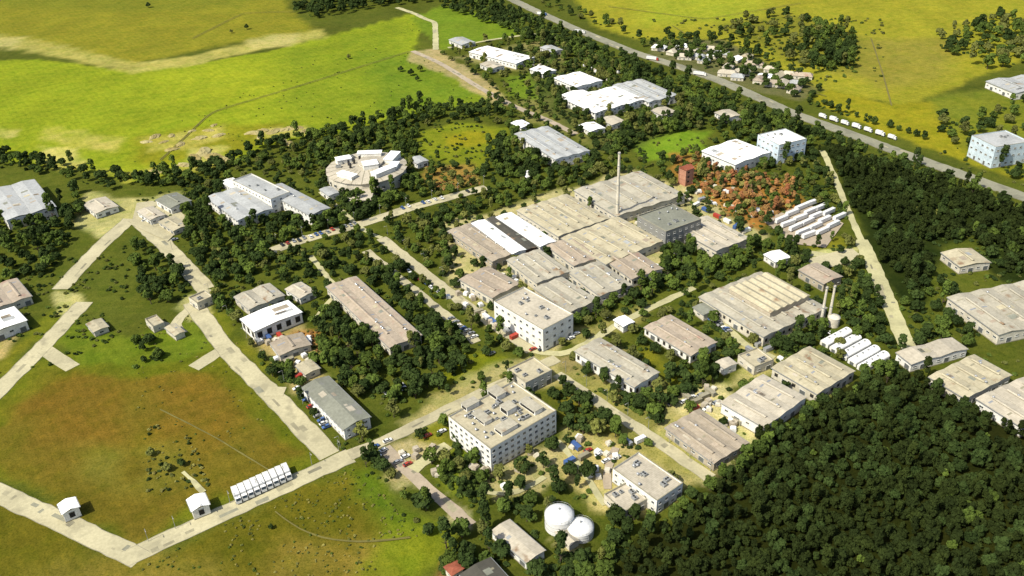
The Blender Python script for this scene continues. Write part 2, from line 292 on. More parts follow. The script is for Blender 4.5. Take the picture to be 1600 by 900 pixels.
far.build('plain', mat('far_plain', rgb(150, 150, 58), rgb(120, 126, 50), 1, .004, .02, coord='Object'))['kind'] = 'structure'

# ------------------------------------------------------------------ roads
road_z = [0.05]; ROADS = []
def roadm(name, c, c2=None): return mat(name, rgb(*c), rgb(*(c2 or tuple(v * .9 for v in c))), .95, .05, .8, rust=rgb(*(v * .80 for v in c)), rust_scale=.11, rust_t=.55, dirt=.80)
RM = dict(pale=roadm('road_pale', (244, 234, 190)), conc=roadm('road_concrete', (238, 228, 186)), track=roadm('dirt_track', (240, 234, 178)), high=roadm('road_asphalt_worn', (186, 184, 158)), pink=roadm('paved_pinkish', (226, 208, 180)))
RM['patch_dark'] = roadm('patch_dark', (176, 170, 142)); RM['patch_mid'] = roadm('patch_mid', (206, 198, 162))
def road(name, pts, wid, m='pale', kerb=True, rag=.5):
    """pts photograph pixels, wid metres"""
    W_ = [pix(p) for p in pts]; fine = []
    for a, b in zip(W_[:-1], W_[1:]):
        k = max(1, int((b - a).length / 5)); fine += [a.lerp(b, i / k) for i in range(k)]
    fine.append(W_[-1]); z = road_z[0]; road_z[0] += .012
    for _ in range(7): fine = [fine[0]] + [(fine[i - 1] + fine[i] * 2 + fine[i + 1]) / 4 for i in range(1, len(fine) - 1)] + [fine[-1]]
    L, R = [], []
    for i, p in enumerate(fine):
        d = (fine[min(i + 1, len(fine) - 1)] - fine[max(i - 1, 0)]).normalized(); nn = Vector((-d.y, d.x, 0))
        L.append(p + nn * (wid / 2 + random.uniform(-rag, rag))); R.append(p - nn * (wid / 2 + random.uniform(-rag, rag)))
    mb = MB(); n_ = len(fine); mb.add([(p.x, p.y, z) for p in L + R], [(i, n_ + i, n_ + i + 1, i + 1) for i in range(n_ - 1)])
    o = mb.build(name, RM[m]); o['kind'] = 'structure'
    if kerb:
        kb = MB()
        for E_ in (L, R):
            for a, b in zip(E_[:-1], E_[1:]):
                d = (b - a).normalized() * .15; nn = Vector((-d.y, d.x, 0))
                kb.add([a - nn, b - nn, b + nn, a + nn] + [v + Vector((0, 0, .16)) for v in (a - nn, b - nn, b + nn, a + nn)], [(4, 5, 6, 7), (0, 1, 5, 4), (2, 3, 7, 6)])
        k_ = kb.build('kerb', M['conc'], o)
    if wid > 6:
        for i in range(2, len(fine) - 3):
            if random.random() > .3: continue
            d = (fine[i + 1] - fine[i]).normalized(); nn = Vector((-d.y, d.x, 0)); a_ = random.uniform(-.45, .2) * wid; b_ = min(a_ + random.uniform(1, 3.5), wid * .46); l_ = random.uniform(1.2, 9)
            q = [fine[i] + nn * a_, fine[i] + d * l_ + nn * (a_ + random.uniform(-.3, .3)), fine[i] + d * (l_ + random.uniform(-.4, .4)) + nn * b_, fine[i] + nn * b_]
            pb = MB(); pb.add([(v.x, v.y, z + .002 + .008 * (i % 40) / 40) for v in q], [(0, 1, 2, 3)]); pb.build('road_patch', RM[random.choice(('patch_dark', 'patch_mid', 'conc', 'high', 'patch_mid'))], o)
    ROADS.append((w2(pts), wid)); return o
def patch(name, poly, m):
    z = road_z[0]; road_z[0] += .012
    mb = MB(); q = [pix(p) for p in poly]; mb.add([(v.x, v.y, z) for v in q], [tuple(range(len(q)))]); o = mb.build(name, RM[m]); o['kind'] = 'structure'; return o
R_A = [(175, 388), (212, 342), (330, 462), (420, 585), (505, 690), (545, 725)]
road('perimeter_road', [(212, 342), (260, 385), (322, 452)], 12)
road('perimeter_road', [(300, 472), (352, 545), (430, 622), (515, 712)], 11.5)
road('perimeter_road', [(322, 452), (318, 462), (300, 472), (296, 484)], 9, 'pale', False)
road('perimeter_road', [(204, 342), (156, 385), (94, 452)], 12)
road('perimeter_road', [(132, 472), (64, 545), (-14, 622), (-120, 720)], 11.5)
road('front_road', [(196, 874), (340, 806), (450, 757), (548, 712)], 10.5)
road('front_road', [(220, 874), (76, 806), (-34, 757), (-130, 712)], 10.5)
road('side_road', [(350, 545), (325, 560), (302, 575)], 9, 'pale', False); road('side_road', [(66, 545), (91, 560), (114, 575)], 9, 'pale', False)
road('side_road', [(296, 484), (262, 510), (285, 522)], 7, 'pale', False); road('side_road', [(232, 500), (262, 508)], 5, 'pale', False)
road('side_road', [(415, 612), (445, 612)], 8, 'pale', False)
road('avenue', [(596, 372), (680, 440), (760, 500), (832, 548)], 8, 'conc')
road('avenue', [(572, 392), (640, 447), (700, 495), (745, 535)], 6, 'conc')
road('campus_road', [(425, 392), (480, 372), (560, 352), (640, 325), (760, 293)], 10.5, 'pale')
road('campus_road', [(500, 300), (540, 335), (565, 360), (596, 372)], 4, 'track', False)
road('campus_road', [(870, 585), (940, 632), (1010, 678), (1110, 748)], 7, 'pale')
road('campus_road', [(545, 712), (600, 690), (700, 640), (800, 592), (870, 560)], 7.5, 'conc')
road('campus_road', [(600, 700), (640, 740), (700, 790), (735, 822)], 6.5, 'pink', False)
road('campus_road', [(832, 548), (880, 560), (960, 510), (1050, 465), (1085, 450)], 5, 'track', False)
road('campus_road', [(1105, 485), (1140, 515), (1165, 545), (1210, 560)], 5, 'track', False)
road('campus_road', [(485, 400), (508, 430), (530, 455)], 4, 'track', False); road('campus_road', [(490, 500), (520, 465)], 3, 'track', False)
road('campus_road', [(645, 735), (668, 712), (700, 696)], 7, 'track', False)
road('service_track', [(620, 12), (650, 22), (664, 30), (680, 34), (681, 78)], 7, 'track', False)
road('service_track', [(645, 80), (690, 100), (745, 135), (800, 165), (860, 190), (900, 210)], 7, 'pink', False)
road('service_track', [(700, 75), (770, 62), (840, 52), (880, 62)], 5, 'track', False)
road('highway', [(760, -20), (830, 14), (900, 46), (990, 82), (1060, 104), (1130, 128), (1240, 178), (1330, 210), (1410, 240), (1500, 272), (1720, 352)], 14.5, 'high')
road('boundary_track', [(1285, 236), (1300, 268), (1322, 322), (1345, 375)], 5, 'track', False)
road('boundary_track', [(1345, 375), (1366, 420), (1394, 486), (1416, 540), (1440, 572)], 10, 'track', False); road('boundary_track', [(1344, 400), (1300, 402), (1262, 396)], 7, 'track', False)
road('garden_path', [(760, 770), (790, 780), (830, 768), (850, 745)], 3, 'track', False); road('garden_path', [(870, 690), (900, 720), (945, 790)], 3.5, 'track', False)
road('garden_path', [(962, 700), (940, 735), (950, 765)], 4, 'pink', False)
road('field_track', [(318, 770), (304, 752), (286, 738)], 2.5, 'track', False)
RM['rut'] = roadm('wheel_ruts', (150, 142, 74))
for q_ in ([(430, 800), (480, 840), (560, 850), (640, 840)], [(250, 640), (330, 680), (420, 735)], [(300, 60), (380, 20), (460, 18)], [(250, 250), (330, 175), (480, 130), (640, 80)], [(1050, 40), (1180, 120), (1290, 150)], [(950, 10), (1100, 30), (1250, 5)], [(1360, 60), (1380, 120), (1392, 165)]):
    road('field_track', q_, .7, 'rut', False, .12); road('field_track', [(x + 1.5, y + 1.2) for x, y in q_], .7, 'rut', False, .12)
patch('yard', [(1252, 408), (1330, 388), (1350, 405), (1300, 418), (1268, 416)], 'pale')
patch('car_park', [(1190, 345), (1260, 318), (1318, 350), (1290, 388), (1240, 382)], 'pink')
patch('car_park', [(205, 352), (214, 318), (262, 312), (296, 345), (262, 378)], 'conc')

# ------------------------------------------------------------------ buildings
WIN = {}; FOOT = []
def winmesh(w, h, kind='glass'):
    vr = random.random(); vr = 0 if vr < .55 else (1 if vr < .8 else 2)
    k = (round(w, 1), round(h, 1), kind, vr if kind == 'glass' else 0)
    if k not in WIN:
        mb = MB(); t_ = .12   # faces -Y, centred on x, from z=0
        if kind == 'glass':
            mb.box(-w / 2 + t_, w / 2 - t_, -.04, 0, t_, h - t_, 1)
            mb.box(-w / 2, w / 2, -.12, 0, 0, t_, 0).box(-w / 2, w / 2, -.12, 0, h - t_, h, 0).box(-w / 2, -w / 2 + t_, -.12, 0, t_, h - t_, 0).box(w / 2 - t_, w / 2, -.12, 0, t_, h - t_, 0).box(-.04, .04, -.09, -.04, t_, h - t_, 0); mb.box(-w / 2 - .15, w / 2 + .15, -.28, 0, -.14, -.02, 0)
            if vr: mb.box(-w / 2 + t_, (w / 2 - t_) if vr == 1 else 0, -.075, -.045, h * .45, h - t_, 2)
            WIN[k] = mb.mesh('window', [M['frame'], M['glass'], M['conc']])
        elif kind == 'dark':
            mb.box(-w / 2, w / 2, -.05, 0, 0, h, 1).box(-w / 2 - .1, w / 2 + .1, -.3, 0, h, h + .18, 0)
            WIN[k] = mb.mesh('opening', [M['conc'], M['dark']])
        else:
            mb.box(-w / 2, w / 2, -.08, 0, 0, h, 1); mb.box(-w / 2 - .15, -w / 2, -.16, 0, 0, h + .15, 0).box(w / 2, w / 2 + .15, -.16, 0, 0, h + .15, 0).box(-w / 2, w / 2, -.16, 0, h, h + .15, 0)
            for i in range(1, int(h / .6)): mb.box(-w / 2, w / 2, -.11, -.08, i * .6, i * .6 + .07, 1)
            WIN[k] = mb.mesh('door', [M['frame'], M['door']])
    return WIN[k]
def unit_mesh():
    mb = MB(); mb.box(-1, 1, -.8, .8, 0, 1.1, 0); mb.cyl(-.45, 0, 1.1, 1.25, .38, n=10, mi=1).cyl(.45, 0, 1.1, 1.25, .38, n=10, mi=1); return mb.mesh('air_unit', [M['metal'], M['dark']])
def turb_mesh():
    mb = MB(); mb.cyl(0, 0, 0, .7, .35, n=10, mi=0); mb.lathe([(.3, .7), (.75, 1.0), (.75, 1.25), (.35, 1.6), (0.02, 1.7)], 10, 1); return mb.mesh('roof_ventilator', [M['metal'], M['silver']])
UNIT, TURB = unit_mesh(), turb_mesh()
ALLB = []
def frame(quad, h):
    L, B_, R, T = [pix(p, h) for p in quad]
    u = ((B_ - L) + (R - T)) / 2; v = ((R - B_) + (T - L)) / 2
    au = math.atan2(u.y, u.x); av = math.atan2(v.y, v.x) - math.pi / 2
    d = (av - au + math.pi) % (2 * math.pi) - math.pi; th = au + d / 2
    c = (L + B_ + R + T) / 4
    return Vector((c.x, c.y, 0)), th, u.length * abs(math.cos(d / 2)), v.length * abs(math.cos(d / 2)), math.degrees(d)
def gable(Lx, Ly, z, rise, mat_, parent, n=1, over=.5, rot=False, name='roof', vent=True, rng=random):
    """n parallel spans with ridges along local x; rot swaps the axes. Also returns gable infill."""
    if rot: Lx, Ly = Ly, Lx
    rz = math.pi / 2 if rot else 0; w = Ly / n; th = .18
    for i in range(n):
        y0, y1 = -Ly / 2 + i * w, -Ly / 2 + (i + 1) * w; ym = (y0 + y1) / 2
        a = -over if i == 0 else .12; b_ = over if i == n - 1 else -.12
        ya, yb = y0 + a, y1 + b_; sl = rise / (w / 2); za, zbb = z + rise - (ym - ya) * sl, z + rise - (yb - ym) * sl; x0, x1 = -Lx / 2 - over, Lx / 2 + over
        mb = MB(); vs = []
        for x_ in (x0, x1): vs += [(x_, ya, za), (x_, ym, z + rise), (x_, yb, zbb), (x_, ya, za + th), (x_, ym, z + rise + th), (x_, yb, zbb + th)]
        mb.add(vs, [(3, 4, 10, 9), (4, 5, 11, 10), (1, 0, 6, 7), (2, 1, 7, 8), (0, 3, 9, 6), (5, 2, 8, 11), (0, 1, 4, 3), (1, 2, 5, 4), (7, 6, 9, 10), (8, 7, 10, 11)])
        o = mb.build(name, mat_, parent); o.rotation_euler[2] = rz
        if vent and Lx > 14:
            vb = MB(); L_ = Lx * .36; vb.box(-L_, L_, ym - .6, ym + .6, z + rise - .1, z + rise + .55, 0); vb.add([(-L_ - .3, ym - 1, z + rise + .56), (L_ + .3, ym - 1, z + rise + .56), (L_ + .3, ym, z + rise + .95), (-L_ - .3, ym, z + rise + .95), (L_ + .3, ym + 1, z + rise + .56), (-L_ - .3, ym + 1, z + rise + .56)], [(0, 1, 2, 3), (3, 2, 4, 5)], 1)
            o = vb.build('ridge_vent', [M['dark'], mat_], parent); o.rotation_euler[2] = rz
        if vent:   # translucent roof lights
            for sgn in (-1, 1):
                for k in range(int(Lx / 11)):
                    if rng.random() < .55: continue
                    xx = -Lx / 2 + 5 + k * 11; ya_, yb_ = ym + sgn * w * .14, ym + sgn * w * .38
                    f = lambda y: z + rise - abs(y - ym) * sl + th + .03
                    s_ = MB(); s_.add([(xx, ya_, f(ya_)), (xx + 1.1, ya_, f(ya_)), (xx + 1.1, yb_, f(yb_)), (xx, yb_, f(yb_))], [(0, 1, 2, 3)]); o = s_.build('roof_light', M['silver'] if rng.random() < .5 else M['conc'], parent); o.rotation_euler[2] = rz
    for k in range(int(Lx * Ly / 170)):
        i = rng.randrange(n); ym = -Ly / 2 + (i + .5) * w; sl = rise / (w / 2); sgn = rng.choice((-1, 1)); pw, pl = rng.uniform(1.5, 5), w * rng.uniform(.12, .36); xx = rng.uniform(-Lx / 2 + 1, Lx / 2 - 7); y0_ = rng.uniform(.03, .1) * w; y1_ = min(y0_ + pl, w * .46)
        f = lambda y: z + rise - y * sl + .18 + .035
        s_ = MB(); s_.box(xx, xx + pw, -.01, .01, 0, .01) if False else s_.add([(xx, ym + sgn * y0_, f(y0_)), (xx + pw, ym + sgn * y0_, f(y0_)), (xx + pw, ym + sgn * y1_, f(y1_)), (xx, ym + sgn * y1_, f(y1_))], [(0, 1, 2, 3)])
        o = s_.build('roof_patch', M[rng.choice(('r_brown', 'r_grey', 'r_pale', 'r_lgrey', 'r_sand', 'r_pink'))], parent); o.rotation_euler[2] = rz
    for sx in (-1, 1):
        x_ = sx * (Lx / 2 - .03); top = [(x_, Ly / 2 - .02, z + .02)]
        for i in range(n)[::-1]: top += [(x_, -Ly / 2 + (i + .5) * w, z + rise - .02), (x_, -Ly / 2 + i * w + (.02 if i == 0 else 0), z + .02)]
        inf = MB(); inf.add([(x_, -Ly / 2 + .02, z - .3), (x_, Ly / 2 - .02, z - .3)] + top, [tuple(range(len(top) + 2))]); o = inf.build('gable_end', parent.children[0].data.materials[0] if parent.children else M['w_tan'], parent); o.rotation_euler[2] = rz
def bld(name, label, quad, h, roof='gable', n=1, rot=False, rm='r_tan', wm='w_cream', win=(1, 4.0, 1.4, 1.3), doors=1, rise=None, units=2, turb=0, base=0, group=None, cat='building', gutter=True, winmax=200, endwin=True, kind='glass', dark=False, vent=True):
    if name in ('factory_hall', 'warehouse', 'workshop'): h *= .82
    c, th, Lu, Lv, dd = frame(quad, h)
    rng = random.Random(int(quad[0][0] * 7 + quad[0][1]))
    if name == 'factory_hall': Lu *= .965; Lv *= .965
    e = empty(name, c, th, label=label, cat=cat, group=group); FOOT.append((c, th, Lu, Lv)); ALLB.append((name, round(Lu, 1), round(Lv, 1), round(dd, 1), round(math.degrees(th))))
    x1, y1 = Lu / 2, Lv / 2
    wb = MB(); wb.box(-x1, x1, -y1, y1, 0, h, 0); wb.build('wall', M[wm], e)
    pl = MB(); pl.box(-x1 - .12, x1 + .12, -y1 - .12, y1 + .12, 0, .6); pl.build('plinth', M['conc'], e)
    if roof == 'gable':
        w = (Lu if rot else Lv) / n; rs = rise * .75 if rise else max(.5, w * .062)
        gable(Lu, Lv, h, rs, M[rm], e, n, rot=rot, rng=rng, vent=vent)
        top = lambda x, y: h + .2
    elif roof == 'flat':
        rb = MB(); rb.box(-x1 + .3, x1 - .3, -y1 + .3, y1 - .3, h - .05, h + .08); rb.build('roof', M[rm], e)
        pb = MB(); t_ = .3; H2 = h + .9
        pb.box(-x1, x1, -y1, -y1 + t_, h, H2).box(-x1, x1, y1 - t_, y1, h, H2).box(-x1, -x1 + t_, -y1 + t_, y1 - t_, h, H2).box(x1 - t_, x1, -y1 + t_, y1 - t_, h, H2); pb.build('parapet', M[wm], e)
        cp_ = MB(); cp_.box(-x1 - .1, x1 + .1, -y1 - .1, -y1 + t_ + .1, H2, H2 + .12).box(-x1 - .1, x1 + .1, y1 - t_ - .1, y1 + .1, H2, H2 + .12).box(-x1 - .1, -x1 + t_ + .1, -y1 + t_ + .1, y1 - t_ - .1, H2, H2 + .12).box(x1 - t_ - .1, x1 + .1, -y1 + t_ + .1, y1 - t_ - .1, H2, H2 + .12); cp_.build('coping', M['conc'], e)
    elif roof == 'hip':
        o_ = .7; k = min(Lu, Lv) / 2; rs = rise or k * .35; rx, ry = max(0, x1 - k), max(0, y1 - k); mb = MB()
        mb.add([(-x1 - o_, -y1 - o_, h - .1), (x1 + o_, -y1 - o_, h - .1), (x1 + o_, y1 + o_, h - .1), (-x1 - o_, y1 + o_, h - .1), (-x1 - o_, -y1 - o_, h + .1), (x1 + o_, -y1 - o_, h + .1), (x1 + o_, y1 + o_, h + .1), (-x1 - o_, y1 + o_, h + .1), (-rx, -ry, h + rs), (rx + .01, ry + .01, h + rs)],
               [(0, 1, 5, 4), (1, 2, 6, 5), (2, 3, 7, 6), (3, 0, 4, 7), (0, 3, 2, 1)] + ([(4, 5, 9, 8), (5, 6, 9), (6, 7, 8, 9), (7, 4, 8)] if Lu >= Lv else [(4, 5, 8), (5, 6, 9, 8), (6, 7, 9), (7, 4, 8, 9)]))
        mb.build('roof', M[rm], e)
    if gutter and roof == 'gable':
        for sg in (-1, 1):
            g = MB(); a_, b_ = sorted((sg * ((x1 if rot else y1) + .55), sg * ((x1 if rot else y1) + .85)))
            if rot: g.box(a_, b_, -y1 - .5, y1 + .5, h - .35, h - .05)
            else: g.box(-x1 - .5, x1 + .5, a_, b_, h - .35, h - .05)
            g.build('gutter', M['metal'], e)
    # windows on the two sides that can be seen: -Y (faces down left) and +X (faces down right); a band on the others too
    rows, pitch, ww, wh = win
    if rows:
        cnt = 0; fh = h / rows
        for r in range(rows):
            z = r * fh + max(.8, (fh - wh) * .55)
            for side, L_ in ((0, Lu), (1, Lv if endwin else 0), (2, Lu)):
                k = int((L_ - 1.5) / pitch)
                if side == 2 and h < 9: continue
                for i in range(k):
                    if cnt >= winmax: break
                    q = -L_ / 2 + (i + .5) * L_ / k
                    if r == 0 and doors and i % max(2, k // (doors + 1)) == 1 and side < 2: 
                        dw = min(pitch * .8, 3.4) if h < 13 else 2; inst('door', winmesh(dw, min(h * .6, 3.6), 'door'), e, (q, -y1, .1) if side == 0 else (x1, q, .1), 0 if side == 0 else math.pi / 2); continue
                    cnt += 1; inst('window', winmesh(ww, wh, kind), e, (q, -y1, z) if side == 0 else ((x1, q, z) if side == 1 else (q, y1, z)), (0, math.pi / 2, math.pi)[side])
    for k in range(units):
        if roof == 'flat': inst('air_unit', UNIT, e, (rng.uniform(-.8, .8) * x1 * .85, rng.uniform(-.8, .8) * y1 * .8, h + .06), rng.choice((0, math.pi / 2)), (rng.uniform(.8, 1.5),) * 3)
    for k in range(turb):
        if roof == 'gable':
            w = (Lu if rot else Lv) / n; 
            a = -((Lu if rot else Lv)) / 2 + (rng.randrange(n) + .5) * w; b_ = rng.uniform(-.42, .42) * (Lv if rot else Lu); hh = h + (rise * .75 if rise else max(.5, w * .062)) + .05
            inst('roof_ventilator', TURB, e, (a, b_, hh) if rot else (b_, a, hh))
        else: inst('roof_ventilator', TURB, e, (rng.uniform(-.85, .85) * x1, rng.uniform(-.85, .85) * y1, h + .05))
    return e, Lu, Lv

W1 = (1, 5.0, 2.4, 1.3)
# main works: a block of joined halls
G1 = 'tan roofed halls of the big works'
bld('factory_hall', 'small rusty brown roofed hall at the left tip of the works beside the white roofs', [(700, 362), (770, 408), (806, 398), (738, 345)], 8, n=2, rm='r_brown', wm='w_tan', win=W1, turb=3)
bld('factory_hall', 'long hall with bright white roof, left one of the two', [(735, 348), (803, 398), (822, 390), (757, 343)], 9, n=1, rm='r_white', wm='w_white', win=(0, 5, 2, 2), rise=1.0, vent=False)
bld('factory_hall', 'long hall with bright white roof, right one of the two white roofs', [(771, 339), (848, 386), (866, 378), (801, 331)], 9, n=1, rm='r_white', wm='w_white', win=(0, 5, 2, 2), rise=1.0, vent=False)
bld('factory_hall', 'wide sand coloured hall behind the white roofs with a mottled multi span roof', [(806, 330), (874, 370), (950, 343), (888, 300)], 9, n=5, rm='r_sand', wm='w_cream', win=W1, turb=8, group=G1)
bld('factory_hall', 'hall with tan roof at the back corner of the big works beside the tall chimney', [(895, 298), (962, 338), (1076, 306), (1000, 266)], 9, n=4, rm='r_tan', wm='w_cream', win=W1, turb=8, group=G1)
bld('factory_hall', 'middle sand coloured hall of the big works left of the grey tall roof', [(876, 371), (940, 412), (1052, 376), (960, 341)], 8.5, n=4, rm='r_sand', wm='w_cream', win=W1, turb=9, group=G1)
bld('process_building', 'taller grey roofed block standing amid the tan halls below the red tower', [(1004, 342), (1040, 364), (1088, 346), (1050, 314)], 15, roof='flat', rm='r_grey', wm='w_grey', win=(3, 5, 2, 1.4), units=5, turb=4)
bld('factory_hall', 'pale pinkish white hall at the right tip of the big works', [(1062, 354), (1116, 397), (1168, 372), (1104, 334)], 9, n=3, rm='r_pale', wm='w_cream', win=W1, turb=7)
bld('factory_hall', 'tan hall with pinkish roof beside the avenue, lower left of the big works', [(722, 438), (768, 466), (812, 446), (762, 412)], 8, n=2, rm='r_pink', wm='w_cream', win=W1, turb=4, group=G1)
bld('factory_hall', 'square tan roofed hall directly below the white roofs', [(796, 406), (838, 446), (884, 425), (846, 386)], 9, n=3, rm='r_tan', wm='w_cream', win=W1, turb=3, group=G1)
bld('factory_hall', 'tan roofed hall right behind the tall white block by the avenue', [(838, 450), (890, 491), (930, 470), (880, 430)], 9, n=2, rm='r_tan', wm='w_tan', win=W1, turb=2, group=G1)
bld('factory_hall', 'narrow pinkish hall in the middle of the big works right of the white roofs', [(858, 383), (894, 418), (940, 401), (896, 368)], 8, n=3, rm='r_pink', wm='w_cream', win=W1, turb=5, group=G1)
bld('factory_hall', 'tan hall whose lower corner reaches the strip of green trees', [(892, 424), (936, 466), (982, 446), (938, 405)], 8.5, n=2, rm='r_tan', wm='w_cream', win=W1, turb=5, group=G1)
bld('factory_hall', 'pale tan hall with dark openings at the front right corner of the big works', [(944, 402), (986, 440), (1030, 420), (988, 384)], 8, n=2, rm='r_pink', wm='w_cream', win=(1, 4, 2, 2.4), turb=5, group=G1, kind='dark')
bld('white_block', 'tall white block with ribbed walls beside the avenue in the middle of the picture', [(778, 472), (846, 520), (890, 494), (820, 446)], 15, roof='flat', rm='r_pale', wm='w_white', win=(3, 5, 2.0, 1.6), units=5, turb=5)
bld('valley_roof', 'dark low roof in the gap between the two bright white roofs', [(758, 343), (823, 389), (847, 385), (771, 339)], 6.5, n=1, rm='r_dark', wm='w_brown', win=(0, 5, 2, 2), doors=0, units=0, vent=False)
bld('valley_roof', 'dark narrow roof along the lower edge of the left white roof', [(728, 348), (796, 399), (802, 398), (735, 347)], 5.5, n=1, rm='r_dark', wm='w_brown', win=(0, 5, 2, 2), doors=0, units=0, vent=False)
# right hand group
bld('warehouse', 'large square tan roofed warehouse right of the bright green tree clump', [(1100, 466), (1195, 529), (1282, 482), (1190, 420)], 9, n=5, rm='r_tan', wm='w_cream', win=(1, 4.5, 1.8, 2.2), kind='dark', turb=8, rise=.9)
c_, th_, Lu_, Lv_, _ = frame([(1142, 456), (1200, 496), (1264, 466), (1196, 424)], 13)
bld('factory_hall', 'long shed with pinkish red roof and a row of white columns facing the lawn', [(1014, 511), (1076, 560), (1118, 536), (1046, 488)], 7, n=2, rm='r_pink', wm='w_white', win=(1, 4.2, 1.9, 2.6), kind='dark', turb=3)
bld('factory_hall', 'hall with greyish tan roof and a line of dark openings under the trees', [(903, 549), (988, 606), (1032, 585), (934, 524)], 9, n=2, rm='r_tan', wm='w_white', win=(1, 4.2, 1.9, 3), kind='dark', turb=8)
bld('warehouse', 'pale warehouse with bright white left wall, at the edge of the dark forest', [(1128, 628), (1194, 668), (1260, 620), (1192, 587)], 9, n=3, rm='r_pale', wm='w_white', win=(1, 6, 2.2, 1.2), turb=3, rise=.9)
bld('warehouse', 'pale tan warehouse at the right, reaching furthest right along the forest edge', [(1206, 574), (1272, 612), (1344, 580), (1262, 545)], 8.5, n=3, rm='r_sand', wm='w_cream', win=(1, 5, 2.2, 2.2), kind='dark', turb=4, rise=.9)
bld('factory_hall', 'shed with faded brown roof beside the big paved yard and forest', [(1040, 666), (1116, 728), (1170, 690), (1092, 640)], 6.5, n=3, rm='r_brown', wm='w_tan', win=W1, turb=3, rise=.8)
bld('storage_shed', 'small tan hut with two chimneys near the boundary track', [(1256, 422), (1286, 446), (1310, 432), (1276, 408)], 6, n=1, rm='r_pink', wm='w_tan', win=(1, 4, 1.5, 1.2))
# lower middle
bld('office_block', 'tall white office block with rows of dark windows and a cluttered roof', [(698, 654), (764, 698), (876, 646), (800, 598)], 14, roof='flat', rm='r_sand', wm='w_white', win=(4, 3.6, 1.9, 1.7), units=30, turb=26, winmax=290)
for bx_, by_, w1, w2_, hh in ((-14, 8, 4, 3, 3), (6, 14, 6, 2.5, 2.6), (10, -6, 3, 5, 2.4), (-4, -10, 5, 2.4, 2.2), (-16, -8, 2.4, 4, 2.8), (0, 4, 3, 3, 3.4)):
    e = bpy.data.objects['office_block']; q_ = MB(); q_.box(-w1, w1, -w2_, w2_, 0, hh, 0).box(-w1 + .6, w1 - .6, -w2_ - .03, -w2_, .5, hh - .6, 1); q_ = q_.build('penthouse', [M['w_white'], M['dark']], e); q_.location = (bx_, by_, 14.06); q2 = MB(); q2.box(-w1 - .3, w1 + .3, -w2_ - .3, w2_ + .3, hh, hh + .25); q2.build('penthouse_roof', M['r_tan'], q_)

bld('office_wing', 'low cream wing behind the tall white office block', [(790, 580), (820, 596), (868, 582), (832, 560)], 8, roof='flat', rm='r_sand', wm='w_cream', win=(2, 4, 1.5, 1.3), units=4)
bld('office_building', 'long grey roofed building with white front beside the perimeter road corner', [(474, 604), (536, 672), (580, 650), (510, 590)], 7.5, n=1, rm='r_grey', wm='w_white', win=(2, 3.8, 1.6, 1.4), rise=2, vent=False)
bld('white_hall', 'white hall with scalloped dark openings along its front near the left road', [(374, 498), (398, 517), (472, 488), (450, 471)], 8, roof='gable', n=1, rm='r_white', wm='w_white', win=(1, 5.2, 3.2, 4), kind='dark', rise=1.2, doors=0, vent=False)
bld('factory_hall', 'tan hall directly behind the white hall near the left road', [(366, 466), (388, 482), (446, 464), (420, 440)], 7, n=2, rm='r_tan', wm='w_cream', win=W1)
bld('storage_shed', 'small pale shed at the right end behind the white hall', [(448, 452), (468, 466), (492, 456), (470, 440)], 5, n=1, rm='r_pale', wm='w_white', win=W1)
bld('factory_hall', 'long narrow pinkish tan hall running down through the dark trees', [(512, 446), (607, 547), (654, 527), (560, 428)], 8, n=2, rm='r_pink', wm='w_cream', win=W1, turb=10)
bld('storage_shed', 'brown shed with cream walls below the orange bushes', [(418, 536), (440, 552), (488, 540), (470, 522)], 4.5, n=1, rm='r_brown', wm='w_cream', win=W1)
bld('storage_shed', 'tiny cream shed between the grey office building and the brown shed', [(462, 572), (478, 584), (500, 576), (484, 562)], 4.5, n=1, rm='r_sand', wm='w_cream', win=W1)
bld('canteen_annex', 'low pale flat roofed block in front of the pale canteen building by the forest', [(942, 774), (974, 800), (1014, 782), (980, 756)], 5, roof='flat', rm='r_pale', wm='w_cream', win=W1, units=4)
bld('canteen', 'pale building with cyan white front and dark roof openings by the forest', [(968, 736), (1020, 786), (1066, 760), (994, 702)], 8, roof='flat', rm='r_pale', wm='w_white', win=(2, 4, 1.7, 1.5), units=7, turb=4)
bld('storage_shed', 'low shed with bright cream roof alone in bushes left of the round tanks', [(768, 830), (824, 878), (850, 860), (796, 813)], 5, n=1, rm='r_pale', wm='w_white', win=W1, rise=.9, vent=False)
bld('storage_shed', 'dark grey roofed shed at the bottom edge of the picture', [(716, 898), (748, 925), (800, 905), (764, 876)], 6, n=1, rm='r_dark', wm='w_tan', win=W1)
bld('gatehouse', 'small red roofed gatehouse at the bottom edge of the picture', [(694, 886), (706, 896), (726, 888), (712, 878)], 5, roof='hip', rm='r_red', wm='w_cream', win=(1, 3, 1.2, 1.2))
# upper
bld('school_wing', 'near left wing of the light grey building with two wings in the dark trees', [(322, 308), (372, 345), (424, 326), (376, 292)], 8, n=2, rm='r_lgrey', wm='w_white', win=(2, 4.5, 2, 1.4), rise=1.2, turb=2, vent=False)
bld('school_wing', 'tallest middle wing of the light grey building with two wings', [(374, 282), (416, 316), (440, 306), (402, 266)], 12, roof='flat', rm='r_lgrey', wm='w_white', win=(3, 4.5, 2, 1.4), units=4)
bld('school_wing', 'right hand wing of the light grey building, long and pale', [(426, 294), (474, 342), (500, 330), (450, 280)], 9, n=1, rm='r_lgrey', wm='w_white', win=(2, 4.5, 2, 1.4), rise=1.4, turb=2, vent=False)
bld('laboratory', 'pale grey roofed building with split roof beside the dark trees at top centre', [(816, 210), (862, 252), (906, 238), (864, 192)], 9, n=3, rm='r_lgrey', wm='w_white', win=(2, 5, 2, 1.4), turb=4, rise=1)
